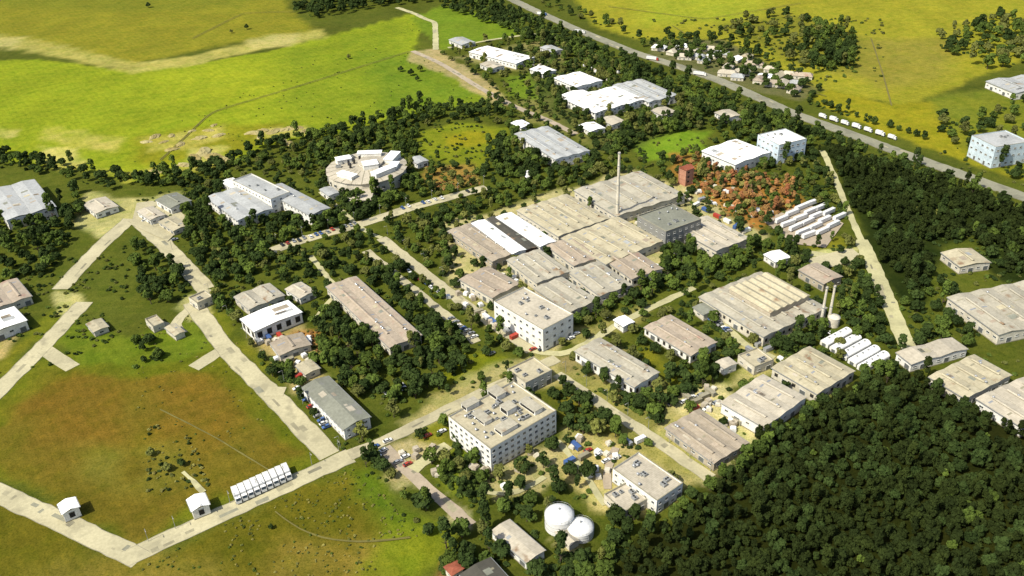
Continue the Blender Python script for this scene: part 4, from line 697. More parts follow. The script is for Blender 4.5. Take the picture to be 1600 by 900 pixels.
# zone: phrase, polygon, spacing, [kinds], tree radius range, thin
Z = [
    ('in the tree belt along the green meadow', band([(212, 284), (330, 270), (420, 236), (560, 207), (660, 182), (790, 168)], 22), 8.5, 'dark dark mid', (3.6, 5.6), .05),
    ('in the dark grove in front of the grey building with wings', [(292, 330), (322, 318), (375, 352), (425, 340), (500, 346), (540, 350), (470, 372), (425, 385), (400, 430), (335, 448), (290, 380)], 7.2, 'dark dark dark mid', (3.6, 5.4), 0),
    ('beside the far left yard behind the grey building', [(225, 292), (340, 268), (350, 290), (312, 330), (298, 312), (300, 292)], 8, 'dark olive dark', (3, 4.6), .1),
    ('behind and around the round hall', [(436, 258), (500, 232), (520, 225), (610, 208), (650, 215), (645, 300), (600, 330), (530, 330), (500, 290), (460, 270)], 8, 'dark mid mid', (3.2, 5), .1),
    ('beside the bright strip road and the orange bushes', [(640, 270), (690, 300), (620, 320), (560, 345), (530, 320), (600, 310)], 8, 'dark dark mid', (3.4, 4.8), .1),
    ('in the green strip behind the big works', [(600, 380), (640, 350), (760, 308), (860, 268), (958, 240), (972, 262), (890, 292), (800, 320), (735, 336), (696, 362), (700, 400), (700, 440), (650, 410)], 7.6, 'mid mid dark olive', (2.8, 4.8), .12),
    ('in the dark clump left of the split roof laboratory', [(760, 240), (800, 205), (822, 200), (858, 258), (830, 285), (770, 275)], 8, 'dark dark mid', (3.8, 5.6), .0),
    ('in the dark trees around the long narrow hall', [(496, 492), (540, 495), (602, 552), (640, 556), (664, 530), (690, 515), (742, 555), (700, 600), (640, 632), (560, 622), (510, 575)], 6.2, 'dark dark dark mid', (3.4, 5.4), 0),
    ('in the dark strip between the long narrow hall and avenue', [(600, 420), (625, 424), (735, 530), (700, 545), (655, 520), (600, 450), (570, 425)], 7.2, 'dark dark mid', (3.2, 5), 0),
    ('in the middle strip of the avenue', band([(578, 376), (680, 458), (790, 545)], 15), 8.5, 'dark mid olive', (2.2, 3.4), .1),
    ('between the strip road and the long narrow hall', [(420, 405), (560, 372), (590, 400), (560, 424), (512, 425), (480, 440), (430, 430)], 9, 'mid dark olive', (2.6, 4.2), .15),
    ('along the lower side of the highway', band([(690, 0), (780, 28), (880, 72), (990, 118), (1100, 158), (1200, 196), (1262, 222)], 30), 9, 'dark dark mid', (4, 6.5), 0),
    ('on the upper verge of the highway', band([(800, -14), (900, 22), (1010, 62), (1060, 82)], 10), 14, 'mid olive dark', (3, 5), .3),
    ('among the white cluster below the highway', [(800, 80), (860, 62), (980, 118), (1065, 150), (1180, 185), (1120, 200), (1000, 215), (960, 245), (905, 205), (860, 150)], 11, 'dark mid olive', (3.4, 5.4), .25),
    ('around the houses across the highway', [(1000, 74), (1040, 58), (1120, 60), (1200, 88), (1290, 140), (1262, 160), (1150, 122), (1060, 96)], 12, 'dark dark mid', (3.6, 6), .1),
    ('in the loose copse on the yellow pasture', [(1135, 35), (1230, 22), (1340, 60), (1335, 100), (1270, 120), (1220, 92), (1150, 62)], 15, 'olive mid dark', (4, 7), .3),
    ('at the dense end of the copse on the yellow pasture', [(1260, 45), (1335, 60), (1330, 108), (1280, 112), (1255, 80)], 10, 'dark mid', (4.5, 7), .1),
    ('in the dark hedge left of the bright small lawn', [(905, 250), (975, 205), (1085, 172), (1110, 182), (1090, 200), (1000, 222), (965, 240)], 8.5, 'dark dark mid', (3.4, 5.4), .05),
    ('around the pale blue tall block', [(1110, 180), (1195, 185), (1270, 225), (1275, 245), (1220, 262), (1180, 268), (1195, 240), (1150, 205)], 9, 'dark mid', (3.4, 5.4), .05),
    ('in the bright green clump right of the big works', [(1034, 400), (1064, 372), (1112, 402), (1165, 398), (1180, 384), (1190, 410), (1110, 445), (1060, 458), (1028, 430)], 6.4, 'mid mid mid dark', (3.2, 4.8), 0),
    ('in the green hedge along the front of the big works', band([(895, 500), (960, 474), (1050, 442)], 22), 6.4, 'mid dark mid', (2.8, 4.4), 0),
    ('between the pink roofed shed and the pump house', [(1066, 572), (1130, 535), (1158, 528), (1168, 545), (1125, 575), (1120, 598), (1040, 628), (1034, 600)], 6.6, 'mid dark dark', (3, 4.8), 0),
    ('in front of the square tan warehouse', [(1200, 535), (1286, 492), (1310, 505), (1268, 542), (1225, 562)], 6.8, 'dark dark mid', (3, 4.8), 0),
    ('between the square warehouse and pink shed', [(1080, 455), (1104, 480), (1150, 512), (1140, 530), (1100, 505), (1072, 480)], 7, 'dark mid', (2.6, 4), .1),
    ('right of the two slim chimneys', [(1300, 432), (1340, 412), (1392, 495), (1408, 560), (1360, 530), (1320, 505)], 6.8, 'dark dark mid', (3.2, 5.2), 0),
    ('between office block and yard road', [(874, 604), (900, 610), (960, 668), (985, 700), (930, 690), (890, 688), (872, 650)], 7.4, 'dark mid olive', (3, 4.8), .1),
    ('left of the brown roofed shed', [(935, 610), (1000, 618), (1040, 622), (1030, 660), (1000, 648)], 6.6, 'dark dark mid', (3, 4.8), 0),
    ('around the two white tanks', [(960, 806), (1010, 812), (990, 850), (940, 905), (850, 905), (870, 870), (925, 850)], 6.8, 'dark dark mid', (3, 5), 0),
    ('left of the two white tanks', [(770, 785), (850, 770), (880, 760), (880, 780), (845, 800), (850, 850), (800, 815)], 7.2, 'mid olive dark', (2.6, 4.4), .05),
    ('around the lone cream shed at the bottom', [(700, 830), (760, 810), (770, 850), (830, 885), (850, 905), (690, 908), (690, 860)], 6.6, 'dark dark mid', (3, 5), 0),
    ('in the garden left of the tall office', [(655, 720), (700, 706), (760, 715), (760, 790), (720, 780), (690, 750)], 8.5, 'mid olive dark', (2.4, 4), .2),
    ('beside the junction of the left road', [(212, 385), (240, 385), (300, 445), (285, 470), (230, 478), (212, 440)], 7.6, 'dark mid', (3, 5), .05),
    ('in the bushy corner of the far left meadow edge', [(210, 528), (250, 530), (258, 570), (212, 578)], 8, 'dark mid', (2.4, 3.8), .1),
    ('between the left road and the tan halls', [(300, 392), (330, 452), (372, 470), (365, 505), (330, 480), (306, 440)], 8, 'mid dark', (2.8, 4.4), .1),
    ('below the shed with the orange bushes', [(425, 560), (455, 575), (465, 600), (440, 598)], 6.5, 'dark dark mid', (2.4, 3.8), 0),
    ('at the corner where the left road meets the front road', [(548, 702), (606, 686), (612, 720), (590, 745), (556, 735)], 6.8, 'dark dark', (3, 4.8), 0),
    ('in the orange flowering grove beside the big works', [(1085, 262), (1120, 262), (1205, 275), (1245, 305), (1230, 330), (1190, 352), (1150, 335), (1100, 300)], 6.2, 'orange orange red orange yellow olive', (2.2, 3.8), .05),
    ('among orange bushes at the back corner of the big works', [(1050, 248), (1110, 240), (1150, 262), (1090, 280)], 8.5, 'olive red orange mid', (2.4, 3.6), .15),
    ('beside the trailer yard', [(1195, 378), (1245, 392), (1268, 405), (1262, 440), (1220, 425), (1188, 402)], 7.4, 'mid dark', (2.8, 4.4), .1),
    ('above the trailer yard', [(1252, 258), (1290, 265), (1325, 345), (1290, 330), (1240, 300)], 8.5, 'mid olive dark', (2.6, 4.2), .25),
    ('in the dark grove at the far left edge', [(-20, 345), (60, 350), (120, 300), (128, 330), (110, 370), (80, 430), (20, 440), (-40, 400)], 8, 'dark dark mid', (3.6, 5.6), 0),
    ('in the belt behind the far left building', band([(-60, 240), (0, 250), (100, 268), (200, 290)], 24), 9, 'dark dark mid', (3.6, 5.6), 0),
    ('along the highway at the far right', band([(1392, 262), (1480, 292), (1560, 322), (1640, 350)], 22), 9.5, 'dark mid', (3.6, 5.6), .05),
    ('above the highway at the far right', [(1440, 185), (1520, 190), (1620, 150), (1640, 300), (1520, 255)], 12, 'dark mid olive', (3.4, 5.4), .3),
    ('on the near verge of the highway above the dark forest', band([(1268, 212), (1330, 234), (1400, 262), (1470, 288)], 14), 7, 'dark dark mid', (2.8, 4.4), .05),
    ('on the far verge beside the lorry queue', band([(1262, 158), (1330, 182), (1400, 202), (1450, 222)], 9), 7.5, 'dark dark mid', (2.2, 3.8), .1),
    ('around the warehouses at the right edge', [(1500, 370), (1540, 350), (1600, 370), (1600, 420), (1545, 440), (1520, 380), (1470, 380)], 11, 'dark mid mid', (3, 4.6), .25),
    ('between boundary road and right edge warehouses', [(1404, 470), (1440, 410), (1470, 440), (1500, 460), (1540, 540), (1440, 560), (1400, 540)], 8, 'dark dark mid', (3.2, 5), .05),
    ('in the copse at the far right', [(1450, 60), (1560, 25), (1640, 35), (1640, 100), (1520, 110)], 13, 'olive dark mid', (4.5, 7), .15),
    ('in the dark strip at the top left', [(455, 18), (520, -10), (700, -20), (700, 2), (600, 10), (500, 30)], 11, 'dark dark', (4.5, 7), 0),
    ('around the porch of the round hall', [(505, 320), (560, 322), (590, 325), (560, 345), (520, 345)], 8, 'dark', (3, 4.4), 0),
    ('in the alley between the halls of the big works', band([(836, 392), (900, 450)], 6), 9, 'dark dark', (1.8, 2.6), .2),
    ('along the front of the long hall with dark openings', band([(912, 580), (975, 622)], 10), 8, 'mid dark', (2, 3), .1),
    ('in the lawn above the left road', [(310, 360), (335, 385), (360, 440), (330, 420)], 11, 'mid olive', (2.4, 3.8), .2),
]
SINGLE = [('round green tree in a paved circle in front of the tall white office block', (816, 738), 'dark', 8.2), ('big round tree in a sandy circle right of the office block', (918, 746), 'dark', 8.4),
          ('large dark tree by the paved path at the lower middle', (662, 792), 'dark', 10.5), ('broad green tree near the path left of the office block', (700, 738), 'mid', 7.5), ('dark tree at the right corner of the tall white office block', (862, 704), 'dark', 7),
          ('lone dark tree standing in the olive pasture at the top left', (386, 46), 'dark', 5.5), ('small dark bushy tree in the olive pasture at the top left', (362, 52), 'olive', 4), ('dark tree on the top edge of the olive pasture', (232, 12), 'dark', 7),
          ('left tree of the small clump in the green meadow', (626, 112), 'dark', 6), ('middle tree of the small clump in the green meadow', (642, 118), 'dark', 6.5), ('right tree of the small clump in the green meadow', (657, 112), 'mid', 6), ('lowest tree of the small clump in the green meadow', (652, 127), 'dark', 4.5),
          ('faint olive tree in the bright meadow above the pale heaps', (545, 92), 'olive', 4.5), ('olive bush tree beside the twig heap in the brown field', (262, 735), 'olive', 4.5), ('dark bush tree at the end of the pale track in the brown field', (285, 728), 'dark', 3.6), ('pale olive bush in the brown field farther left', (236, 712), 'olive', 4),
          ('dark tree in the stubble field near the lower edge', (424, 826), 'dark', 2.2), ('green tree in the yellowish lawn above the office block', (760, 556), 'dark', 5), ('small dark tree behind the tall office block', (806, 600), 'dark', 4.5), ('dark tree at the left wall of the office block', (718, 690), 'dark', 6.4),
          ('small dark tree beside the stub road by the left road', (226, 566), 'dark', 3.4), ('dark tree against the white wall of the canteen', (1010, 755), 'dark', 3.2), ('round dark tree left of the office garden path', (735, 765), 'mid', 5.2)]
Z.append(('scattered between the buildings of the estate', [(300, 300), (420, 240), (780, 175), (1000, 120), (1250, 215), (1340, 375), (1380, 480), (1330, 560), (1110, 740), (960, 880), (700, 880), (555, 730), (430, 600), (340, 470)], 10, 'dark mid dark olive', (2.2, 4.2), .15))
Z.append(('among the white cluster and dirt road at the top', [(690, 85), (760, 62), (860, 56), (1000, 118), (1060, 150), (960, 200), (860, 190), (800, 160)], 13, 'dark mid olive', (2.8, 4.6), .2))
Z.append(('along the near edge of the dark forest', band([(1000, 838), (1075, 790), (1130, 752), (1205, 690), (1290, 632), (1392, 580)], 26), 7, 'mid mid dark', (2.6, 4.2), .1))
cand = []
for zi, (ph, poly, spc, kinds, (r0, r1), thin) in enumerate(Z):
    kk = kinds.split(); rr = random.Random(500 + zi)
    for x, y in sample(poly, spc, 1000 + zi, thin=thin):
        if ph.startswith('scattered') and any(poly_sd(np.array([[x, y]]), q)[0] > -1 for q in OPEN): continue
        R = rr.uniform(r0, r1); px_ = proj((x, y, R)); cand.append((R * px_[2], x, y, R, rr.choice(kk), ph, rr.choice((0, 1, 2, 0, 1, 2, 3, 4)), px_[0], px_[1]))
cand.sort(key=lambda c: -c[0]); lim = 300 - len(SINGLE)
ADJ = dict(dark='dark green', mid='mid green', olive='olive green', orange='orange', red='rusty red', yellow='yellowish', forest='dark green')
ORD = 'first second third fourth fifth sixth seventh eighth ninth tenth eleventh twelfth thirteenth fourteenth fifteenth sixteenth seventeenth eighteenth nineteenth twentieth twenty-first twenty-second twenty-third twenty-fourth twenty-fifth twenty-sixth twenty-seventh twenty-eighth twenty-ninth thirtieth'.split()
_t = dict(thirty=3, forty=4, fifty=5, sixty=6, seventy=7)
for w_ in _t:
    if w_ != 'thirty': ORD.append(w_[:-1] + 'ieth')
    ORD += [w_ + '-' + q_ for q_ in ORD[:9]]
def tree(x, y, R, kind, var, label, group, rz=0):
    e = empty('tree', (x, y, 0), rz, label=label, cat='tree', group=group); hz = random.uniform(.85, 1.2)
    inst('crown', KIND[kind][var], e, (0, 0, R * .1), 0, (R, R, R * hz)); inst('trunk', TR[var % 3], e, (0, 0, 0), 0, (R, R, R * hz)); return e
for lb, p, kd, R in SINGLE:
    w = pix(p); tree(w.x, w.y, R * (.55 if R > 6.9 else .6), kd, 0, lb, None, random.random() * 6)
ind, rest = cand[:lim], cand[lim:]; bykey = {}
for c in ind: bykey.setdefault((c[5], c[4]), []).append(c)
for (ph, kd), L_ in bykey.items():
    L_.sort(key=lambda c: c[7]); n_ = len(L_)
    for i, c in enumerate(L_):
        if n_ == 1: lb = 'the one nearest %s tree %s' % (ADJ[kd], ph)
        elif i == 0: lb = 'leftmost near %s tree %s' % (ADJ[kd], ph)
        elif i == n_ - 1: lb = 'rightmost near %s tree %s' % (ADJ[kd], ph)
        else: lb = '%s %s tree from the left %s' % (ORD[min(i, 70)], ADJ[kd], ph)
        w_ = lb.split(); lb = ' '.join(w_[:16])
        tree(c[1], c[2], c[3], kd, c[6], lb, 'trees ' + ph, random.random() * 6)
allk = ['dark', 'mid', 'olive', 'orange', 'red', 'yellow']; meshes = [m for k in allk for m in KIND[k]]
gn_stuff('background_trees', meshes, [(c[1], c[2], 0) for c in rest], [(c[3], c[3], c[3] * random.uniform(.85, 1.2)) for c in rest], [random.random() * 6 for c in rest], [allk.index(c[4]) * 5 + c[6] for c in rest], 'the smaller trees in the belts and hedges farther off', 'trees')
# dark forest on the right
fp = []
for k_, poly in enumerate((FOREST, FOREST2)):
    W_ = w2([(x, min(y, 1000)) for x, y in poly]); 
    fp += sample([(x, min(y, 1000)) for x, y in poly], 3.1, 77 + k_, 1.2)
fa = np.array(fp); keep = []
fsd = np.maximum(poly_sd(fa, w2([(x, min(y, 1000)) for x, y in FOREST])), poly_sd(fa, w2(FOREST2))); fn = vnoise(fa, 12, 71); fn2 = vnoise(fa, 26, 72); fn3 = vnoise(fa, 8, 73)
for i, p in enumerate(fp):
    if fsd[i] > 13 * fn[i] - 2 and fn3[i] < .84: keep.append(i)
fn2 = [fn2[i] for i in keep]; fp = [fp[i] for i in keep]
fr = random.Random(5); fs = [fr.choice((fr.uniform(1.3, 2.4), fr.uniform(1.8, 3.0), fr.uniform(2.4, 3.9))) for _ in fp]
gn_stuff('forest', KIND['forest'] + KIND['dark'][:3] + KIND['mid'][:1], [(x, y, 0) for x, y in fp], [(s, s, s * fr.uniform(.8, 1.5)) for s in fs], [fr.random() * 6 for _ in fp], [fr.choice((0, 1, 2, 3, 4, 4, 0, 1, 2, 3) if fr.random() < 1.25 - v else (5, 6, 5, 6, 7)) if fr.random() < .985 else 8 for v in fn2], 'dense dark forest covering the lower right behind the warehouses', 'forest')
print('trees', len(ind), len(rest), 'forest', len(fp))
# undergrowth and bushes
bp_, bi_, bs_ = [], [], []; br = random.Random(9); bk = ['dark', 'mid', 'olive', 'orange', 'yellow']
def bushes(poly, n_, kinds, r0, r1, seed):
    W_ = np.array(w2(poly)); lo, hi = W_.min(0), W_.max(0); q = np.random.RandomState(seed).rand(n_, 2) * (hi - lo) + lo; q = q[poly_sd(q, W_) > 0]; nz = vnoise(q, 14, seed)
    for (x, y), v in zip(q, nz):
        if v < .42 or not clear(x, y, .8): continue
        bp_.append((x, y, 0)); bi_.append(bk.index(br.choice(kinds)) * 2 + br.randrange(2)); s = br.uniform(r0, r1); bs_.append((s, s, s * br.uniform(.6, 1)))
CAMPUS = [(212, 345), (215, 300), (420, 235), (780, 165), (830, 70), (1000, 120), (1260, 215), (1340, 375), (1392, 480), (1350, 590), (1110, 755), (960, 900), (700, 900), (545, 715), (430, 600), (330, 470)]
bushes(CAMPUS, 7800, ('dark', 'mid', 'olive', 'mid'), .9, 2.2, 31)
for zi, z in enumerate(Z): bushes(z[1], 260, ('dark', 'mid', 'dark'), 1.2, 2.6, 300 + zi)
bushes([(1060, 240), (1240, 290), (1240, 330), (1180, 360), (1060, 300)], 500, ('orange', 'yellow', 'orange', 'olive'), 1, 2.2, 41); bushes([(665, 262), (745, 258), (750, 290), (690, 300)], 260, ('orange', 'yellow', 'olive'), 1, 2, 42); bushes([(462, 520), (505, 512), (512, 552), (468, 556)], 120, ('orange', 'olive'), .8, 1.6, 43)
bushes([(1000, 30), (1380, 30), (1380, 130), (1280, 130), (1100, 50)], 900, ('olive', 'mid'), 1.5, 3, 44); bushes([(-20, 440), (200, 380), (200, 520), (120, 560), (-20, 600)], 900, ('mid', 'olive', 'dark'), .9, 2, 45); bushes([(1400, 260), (1600, 200), (1600, 600), (1400, 540)], 1500, ('mid', 'olive', 'dark'), .9, 2.2, 46)
bushes([(210, 500), (330, 480), (480, 690), (300, 760), (212, 820)], 420, ('olive', 'mid', 'yellow'), .35, .9, 47); bushes([(215, 890), (540, 725), (690, 850), (560, 905)], 900, ('olive', 'mid', 'yellow'), .3, .9, 48)
bushes([(230, 660), (300, 680), (330, 760), (230, 770)], 260, ('olive', 'yellow', 'dark'), .6, 1.5, 49); bushes([(208, 215), (640, 30), (780, 150), (420, 225), (208, 270)], 500, ('olive', 'mid'), .5, 1.2, 50)
gn_stuff('undergrowth', [m for k in bk for m in BUSH[k]], bp_, bs_, [br.random() * 6 for _ in bp_], bi_, 'low bushes and weeds scattered over lawns, verges and fields', 'bushes')
print('bush', len(bp_))

# ------------------------------------------------------------------ structures that are not halls
def tank(label, p, r, h):
    c = pix(p); e = empty('storage_tank', (c.x, c.y, 0), .6, label=label, cat='tank', group='white round tanks')
    mb = MB(); mb.lathe([(r, 0), (r, h)], 36); mb.build('shell', M['white'], e, True)
    mb = MB(); mb.lathe([(r + .12, h - .1), (r + .12, h + .12), (r * .82, h + r * .2), (r * .5, h + r * .36), (r * .2, h + r * .43), (.02, h + r * .45)], 36); mb.build('dome', M['white'], e, True)
    for k in (.3, .63): 
        mb = MB(); mb.lathe([(r + .02, h * k), (r + .1, h * k + .05), (r + .1, h * k + .2), (r + .02, h * k + .25)], 36); mb.build('hoop', M['metal'], e)
    mb = MB()
    for i in range(24):
        t_ = i * math.pi / 12; mb.box((r - .05) * math.cos(t_) - .04, (r - .05) * math.cos(t_) + .04, (r - .05) * math.sin(t_) - .04, (r - .05) * math.sin(t_) + .04, h, h + 1.2)
    mb.lathe([(r, h + 1.15), (r + .06, h + 1.2), (r, h + 1.25)], 24); mb.build('railing', M['metal'], e)
    mb = MB()
    for i in range(int(h / .5)): mb.box(-.3, .3, -r - .3, -r - .25, i * .5 + .3, i * .5 + .36)
    mb.box(-.36, -.3, -r - .34, -r - .2, 0, h + 1.2).box(.3, .36, -r - .34, -r - .2, 0, h + 1.2); mb.build('ladder', M['metal'], e)
    mb = MB(); mb.cyl(0, 0, h + r * .44, h + r * .44 + .8, .4, n=10); mb.build('hatch', M['metal'], e)
tank('larger white round tank with domed top in the bushes at the bottom', (874, 822), 6.6, 7.5)
tank('smaller white round tank right of the larger one at the bottom', (907, 834), 5.9, 4.5)
c = pix((886, 846)); e = empty('loading_hopper', (c.x, c.y, 0), math.radians(-56), label='pale pointed hopper house between and below the two white tanks', cat='hopper')
mb = MB(); mb.box(-5, 5, -2.6, 2.6, 0, 3.2); mb.build('wall', M['w_cream'], e)
mb = MB(); mb.add([(-5.4, -3, 3.2), (5.4, -3, 3.2), (5.4, 3, 3.2), (-5.4, 3, 3.2), (-5.4, 0, 4.6), (5.4, 0, 4.6)], [(0, 1, 5, 4), (2, 3, 4, 5), (1, 2, 5), (3, 0, 4), (0, 3, 2, 1)]); mb.build('roof', M['r_pale'], e)
inst('door', winmesh(2, 2.4, 'door'), e, (0, -2.6, .05))
def chimney(label, p, h, r, m='w_cream', bands=()):
    c = pix(p); e = empty('chimney', (c.x, c.y, 0), 0, label=label, cat='chimney')
    mb = MB(); mb.lathe([(r * 1.5, 0), (r * 1.45, h * .04), (r, h * .05), (r * .62, h), (r * .5, h), (r * .5, h - 2)], 20); mb.build('shaft', M[m], e, False)
    mb = MB(); mb.lathe([(r * .64, h - 1.2), (r * .85, h - 1.1), (r * .85, h - .5), (r * .62, h - .4)], 20); mb.build('collar', M['metal'], e)
    for b_ in bands: mb = MB(); rr_ = r - (r * .38) * b_ / h; mb.lathe([(rr_ + .02, b_), (rr_ + .12, b_ + .1), (rr_ + .12, b_ + .7), (rr_ + .0, b_ + .8)], 20); mb.build('band', M['metal'], e)
chimney('very tall thin pale chimney rising from the back halls of the big works', (964, 348), 56, 1.35, 'w_cream', (15, 30, 45))
chimney('left one of the two slim pale chimneys near the boundary track', (1282, 508), 27, 1.0, 'w_cream', (12,))
chimney('right one of the two slim pale chimneys near the boundary track', (1294, 506), 27, 1.0, 'w_cream', (12,))
c = pix((1301, 508)); e = empty('storage_tank', (c.x, c.y, 0), 0, label='small cream tank at the foot of the two slim chimneys', cat='tank')
mb = MB(); mb.lathe([(3.6, 0), (3.6, 6)], 28); mb.build('shell', M['w_cream'], e, True); mb = MB(); mb.lathe([(3.75, 5.9), (3.75, 6.1), (2, 6.9), (.02, 7.2)], 28); mb.build('dome', M['w_cream'], e, True)
# salmon tower
c = pix((1071, 287)); e = empty('steel_tower', (c.x, c.y, 0), math.radians(34), label='tall salmon red clad tower beside the orange grove', cat='tower')
mb = MB(); mb.box(-4, 4, -3.6, 3.6, 0, 14); mb.build('cladding', M['w_red'], e)
for i in range(4): mb = MB(); mb.box(-4.25, 4.25, -3.85, 3.85, 1 + i * 3.8, 1.3 + i * 3.8); mb.build('girt', M['w_red'], e)
for sx in (-1, 1):
    for sy in (-1, 1): mb = MB(); mb.box(sx * 4.1 - .3, sx * 4.1 + .3, sy * 3.7 - .3, sy * 3.7 + .3, 0, 14.6); mb.build('column', M['w_red'], e)
mb = MB(); mb.add([(-4.8, -4.4, 14), (4.8, -4.4, 14), (4.8, 4.4, 14), (-4.8, 4.4, 14), (-4.8, 0, 16), (4.8, 0, 16)], [(0, 1, 5, 4), (2, 3, 4, 5), (1, 2, 5), (3, 0, 4), (0, 3, 2, 1)]); mb.build('roof', M['r_red'], e)
for i in range(3): inst('window', winmesh(2.2, 1.6, 'dark'), e, (-1, -3.6, 2.6 + i * 4)); inst('window', winmesh(2.2, 1.6, 'dark'), e, (4, 0, 2.6 + i * 4), math.pi / 2)
# pavilion
c = pix((825, 278)); e = empty('pavilion', (c.x, c.y, 0), .6, label='small white pyramid roofed pavilion in the green strip behind the works', cat='pavilion')
mb = MB(); mb.add([(-4.5, -4.5, 3), (4.5, -4.5, 3), (4.5, 4.5, 3), (-4.5, 4.5, 3), (0, 0, 7)], [(0, 1, 4), (1, 2, 4), (2, 3, 4), (3, 0, 4), (0, 3, 2, 1)]); mb.build('roof', M['white'], e)
for sx in (-1, 1):
    for sy in (-1, 1): mb = MB(); mb.cyl(sx * 4, sy * 4, 0, 3, .15, n=6); mb.build('post', M['white'], e)
# five white tunnel sheds
for i in range(5):
    a = pix((1306 + i * 14.5, 531 + i * 9.5)); e = empty('tunnel_shed', (a.x, a.y, 0), math.radians(34), label=['farthest left', 'second from the left', 'middle', 'second from the right', 'farthest right'][i] + ' of five white barrel roofed sheds by the right boundary', cat='shed', group='white barrel roofed sheds')
    L_, r_ = 11, 2.8; mb = MB(); k = 10
    vs = [(x_, r_ * math.cos(math.pi * j / k), 2.2 + 2.0 * math.sin(math.pi * j / k)) for x_ in (-L_, L_) for j in range(k + 1)]
    mb.add(vs, [(j, j + 1, k + 2 + j, k + 1 + j) for j in range(k)] + [tuple(range(k + 1)), tuple(range(k + 1, 2 * k + 2))]); mb.build('barrel_roof', M['r_white'], e)
    mb = MB(); mb.box(-L_, L_, -r_ + .05, r_ - .05, 0, 2.2); mb.build('wall', M['w_white'], e)
    inst('door', winmesh(2.4, 2.1, 'door'), e, (-L_, 0, .05), -math.pi / 2)
    for j in range(4): mb = MB(); mb.box(-L_ + 3.5 + j * 5, -L_ + 4.6 + j * 5, -.5, .5, 4.1, 4.75); mb.build('roof_ventilator', M['metal'], e)
# soil heaps in the meadow
hp = [(228, 222, 6), (242, 214, 8), (256, 222, 5), (268, 212, 6), (282, 226, 7), (300, 205, 5), (312, 216, 8), (326, 204, 6), (334, 196, 5), (341, 212, 7), (318, 238, 12), (336, 246, 13), (304, 246, 9), (352, 250, 9), (288, 258, 8), (244, 268, 7), (268, 234, 7), (398, 208, 9), (412, 204, 7), (428, 206, 9), (446, 203, 8), (460, 200, 9), (474, 206, 7), (440, 220, 8), (452, 224, 6), (406, 214, 5)]
hm = []
for k in range(3):
    r_ = random.Random(k); mb = MB(); rings = [(1, -.03), (.8, .16), (.5, .3), (.2, .36)]; vs = []
    for q, z in rings:
        for j in range(14): a = j * math.pi / 7; w_ = q * r_.uniform(.75, 1.2); vs.append((w_ * math.cos(a), w_ * .8 * math.sin(a), z * r_.uniform(.8, 1.15) if z > 0 else z))
    mb.add(vs, [(i * 14 + j, i * 14 + (j + 1) % 14, (i + 1) * 14 + (j + 1) % 14, (i + 1) * 14 + j) for i in range(3) for j in range(14)] + [tuple(range(42, 56))]); hm.append(mb.mesh('soil_heap', M['soil']))
hp.sort(); 
for i, (x, y, s) in enumerate(hp):
    c = pix((x, y)); k = s * .72; o = inst('soil_heap', hm[i % 3], None, (c.x, c.y, 0), i * 1.3, (k * 1.4, k, k * .9)); side = i < 17
    tag(o, ('%s cream soil heap from the left in the %s heap patch of the green meadow' % (ORD[i if side else i - 17], 'left' if side else 'right')), 'soil heap', 'cream soil heaps in the meadow')

# ------------------------------------------------------------------ small houses across the highway
HM = {}
def house(p, L_, W_, h, rz, roofm, label, group='small houses across the highway', wallm='w_cream'):
    c = pix(p); e = empty('house', (c.x, c.y, 0), rz, label=label, cat='house', group=group); key = (L_, W_, h, roofm, wallm)
    if key not in HM:
        a = MB(); a.box(-L_ / 2, L_ / 2, -W_ / 2, W_ / 2, 0, h); b_ = MB(); x1, y1 = L_ / 2 + .6, W_ / 2 + .6; rx = L_ / 2 - W_ / 4
        b_.add([(-x1, -y1, h - .1), (x1, -y1, h - .1), (x1, y1, h - .1), (-x1, y1, h - .1), (-rx, 0, h + W_ * .28), (rx, 0, h + W_ * .28)], [(0, 1, 5, 4), (1, 2, 5), (2, 3, 4, 5), (3, 0, 4), (0, 3, 2, 1)])
        HM[key] = (a.mesh('wall', M[wallm]), b_.mesh('roof', M[roofm]))
    inst('wall', HM[key][0], e); inst('roof', HM[key][1], e); inst('door', winmesh(1.2, 2.1, 'door'), e, (0, -W_ / 2, .05))
    for sx in (-1, 1): inst('window', winmesh(1.6, 1.3), e, (sx * L_ * .3, -W_ / 2, 1.1)); 
    inst('window', winmesh(1.6, 1.3), e, (L_ / 2, 0, 1.1), math.pi / 2)
    return e
hs = [(1030, 78), (1052, 84), (1066, 76), (1082, 82), (1092, 92), (1108, 80), (1114, 90), (1100, 98), (1128, 88), (1138, 108), (1150, 96), (1166, 92), (1160, 116), (1178, 104), (1152, 124), (1136, 118), (1204, 112), (1216, 122), (1232, 120), (1196, 124), (1222, 134), (1244, 134), (1254, 122), (1240, 144), (1210, 134), (1070, 92), (1186, 128)]
hs.sort(); hr = random.Random(4)
for i, p in enumerate(hs):
    rm_ = hr.choice(['r_pale', 'r_white', 'r_lgrey', 'r_pink', 'r_sand', 'r_pale']); nm_ = dict(r_pale='pale', r_white='white', r_lgrey='light grey', r_pink='pinkish', r_sand='sand coloured')[rm_]
    house(p, hr.choice([13, 16, 19]), 10, 3.6, math.radians(hr.choice([-28, 62, -20, 50])), rm_, '%s house from the left across the highway, with %s roof' % (ORD[i], nm_))

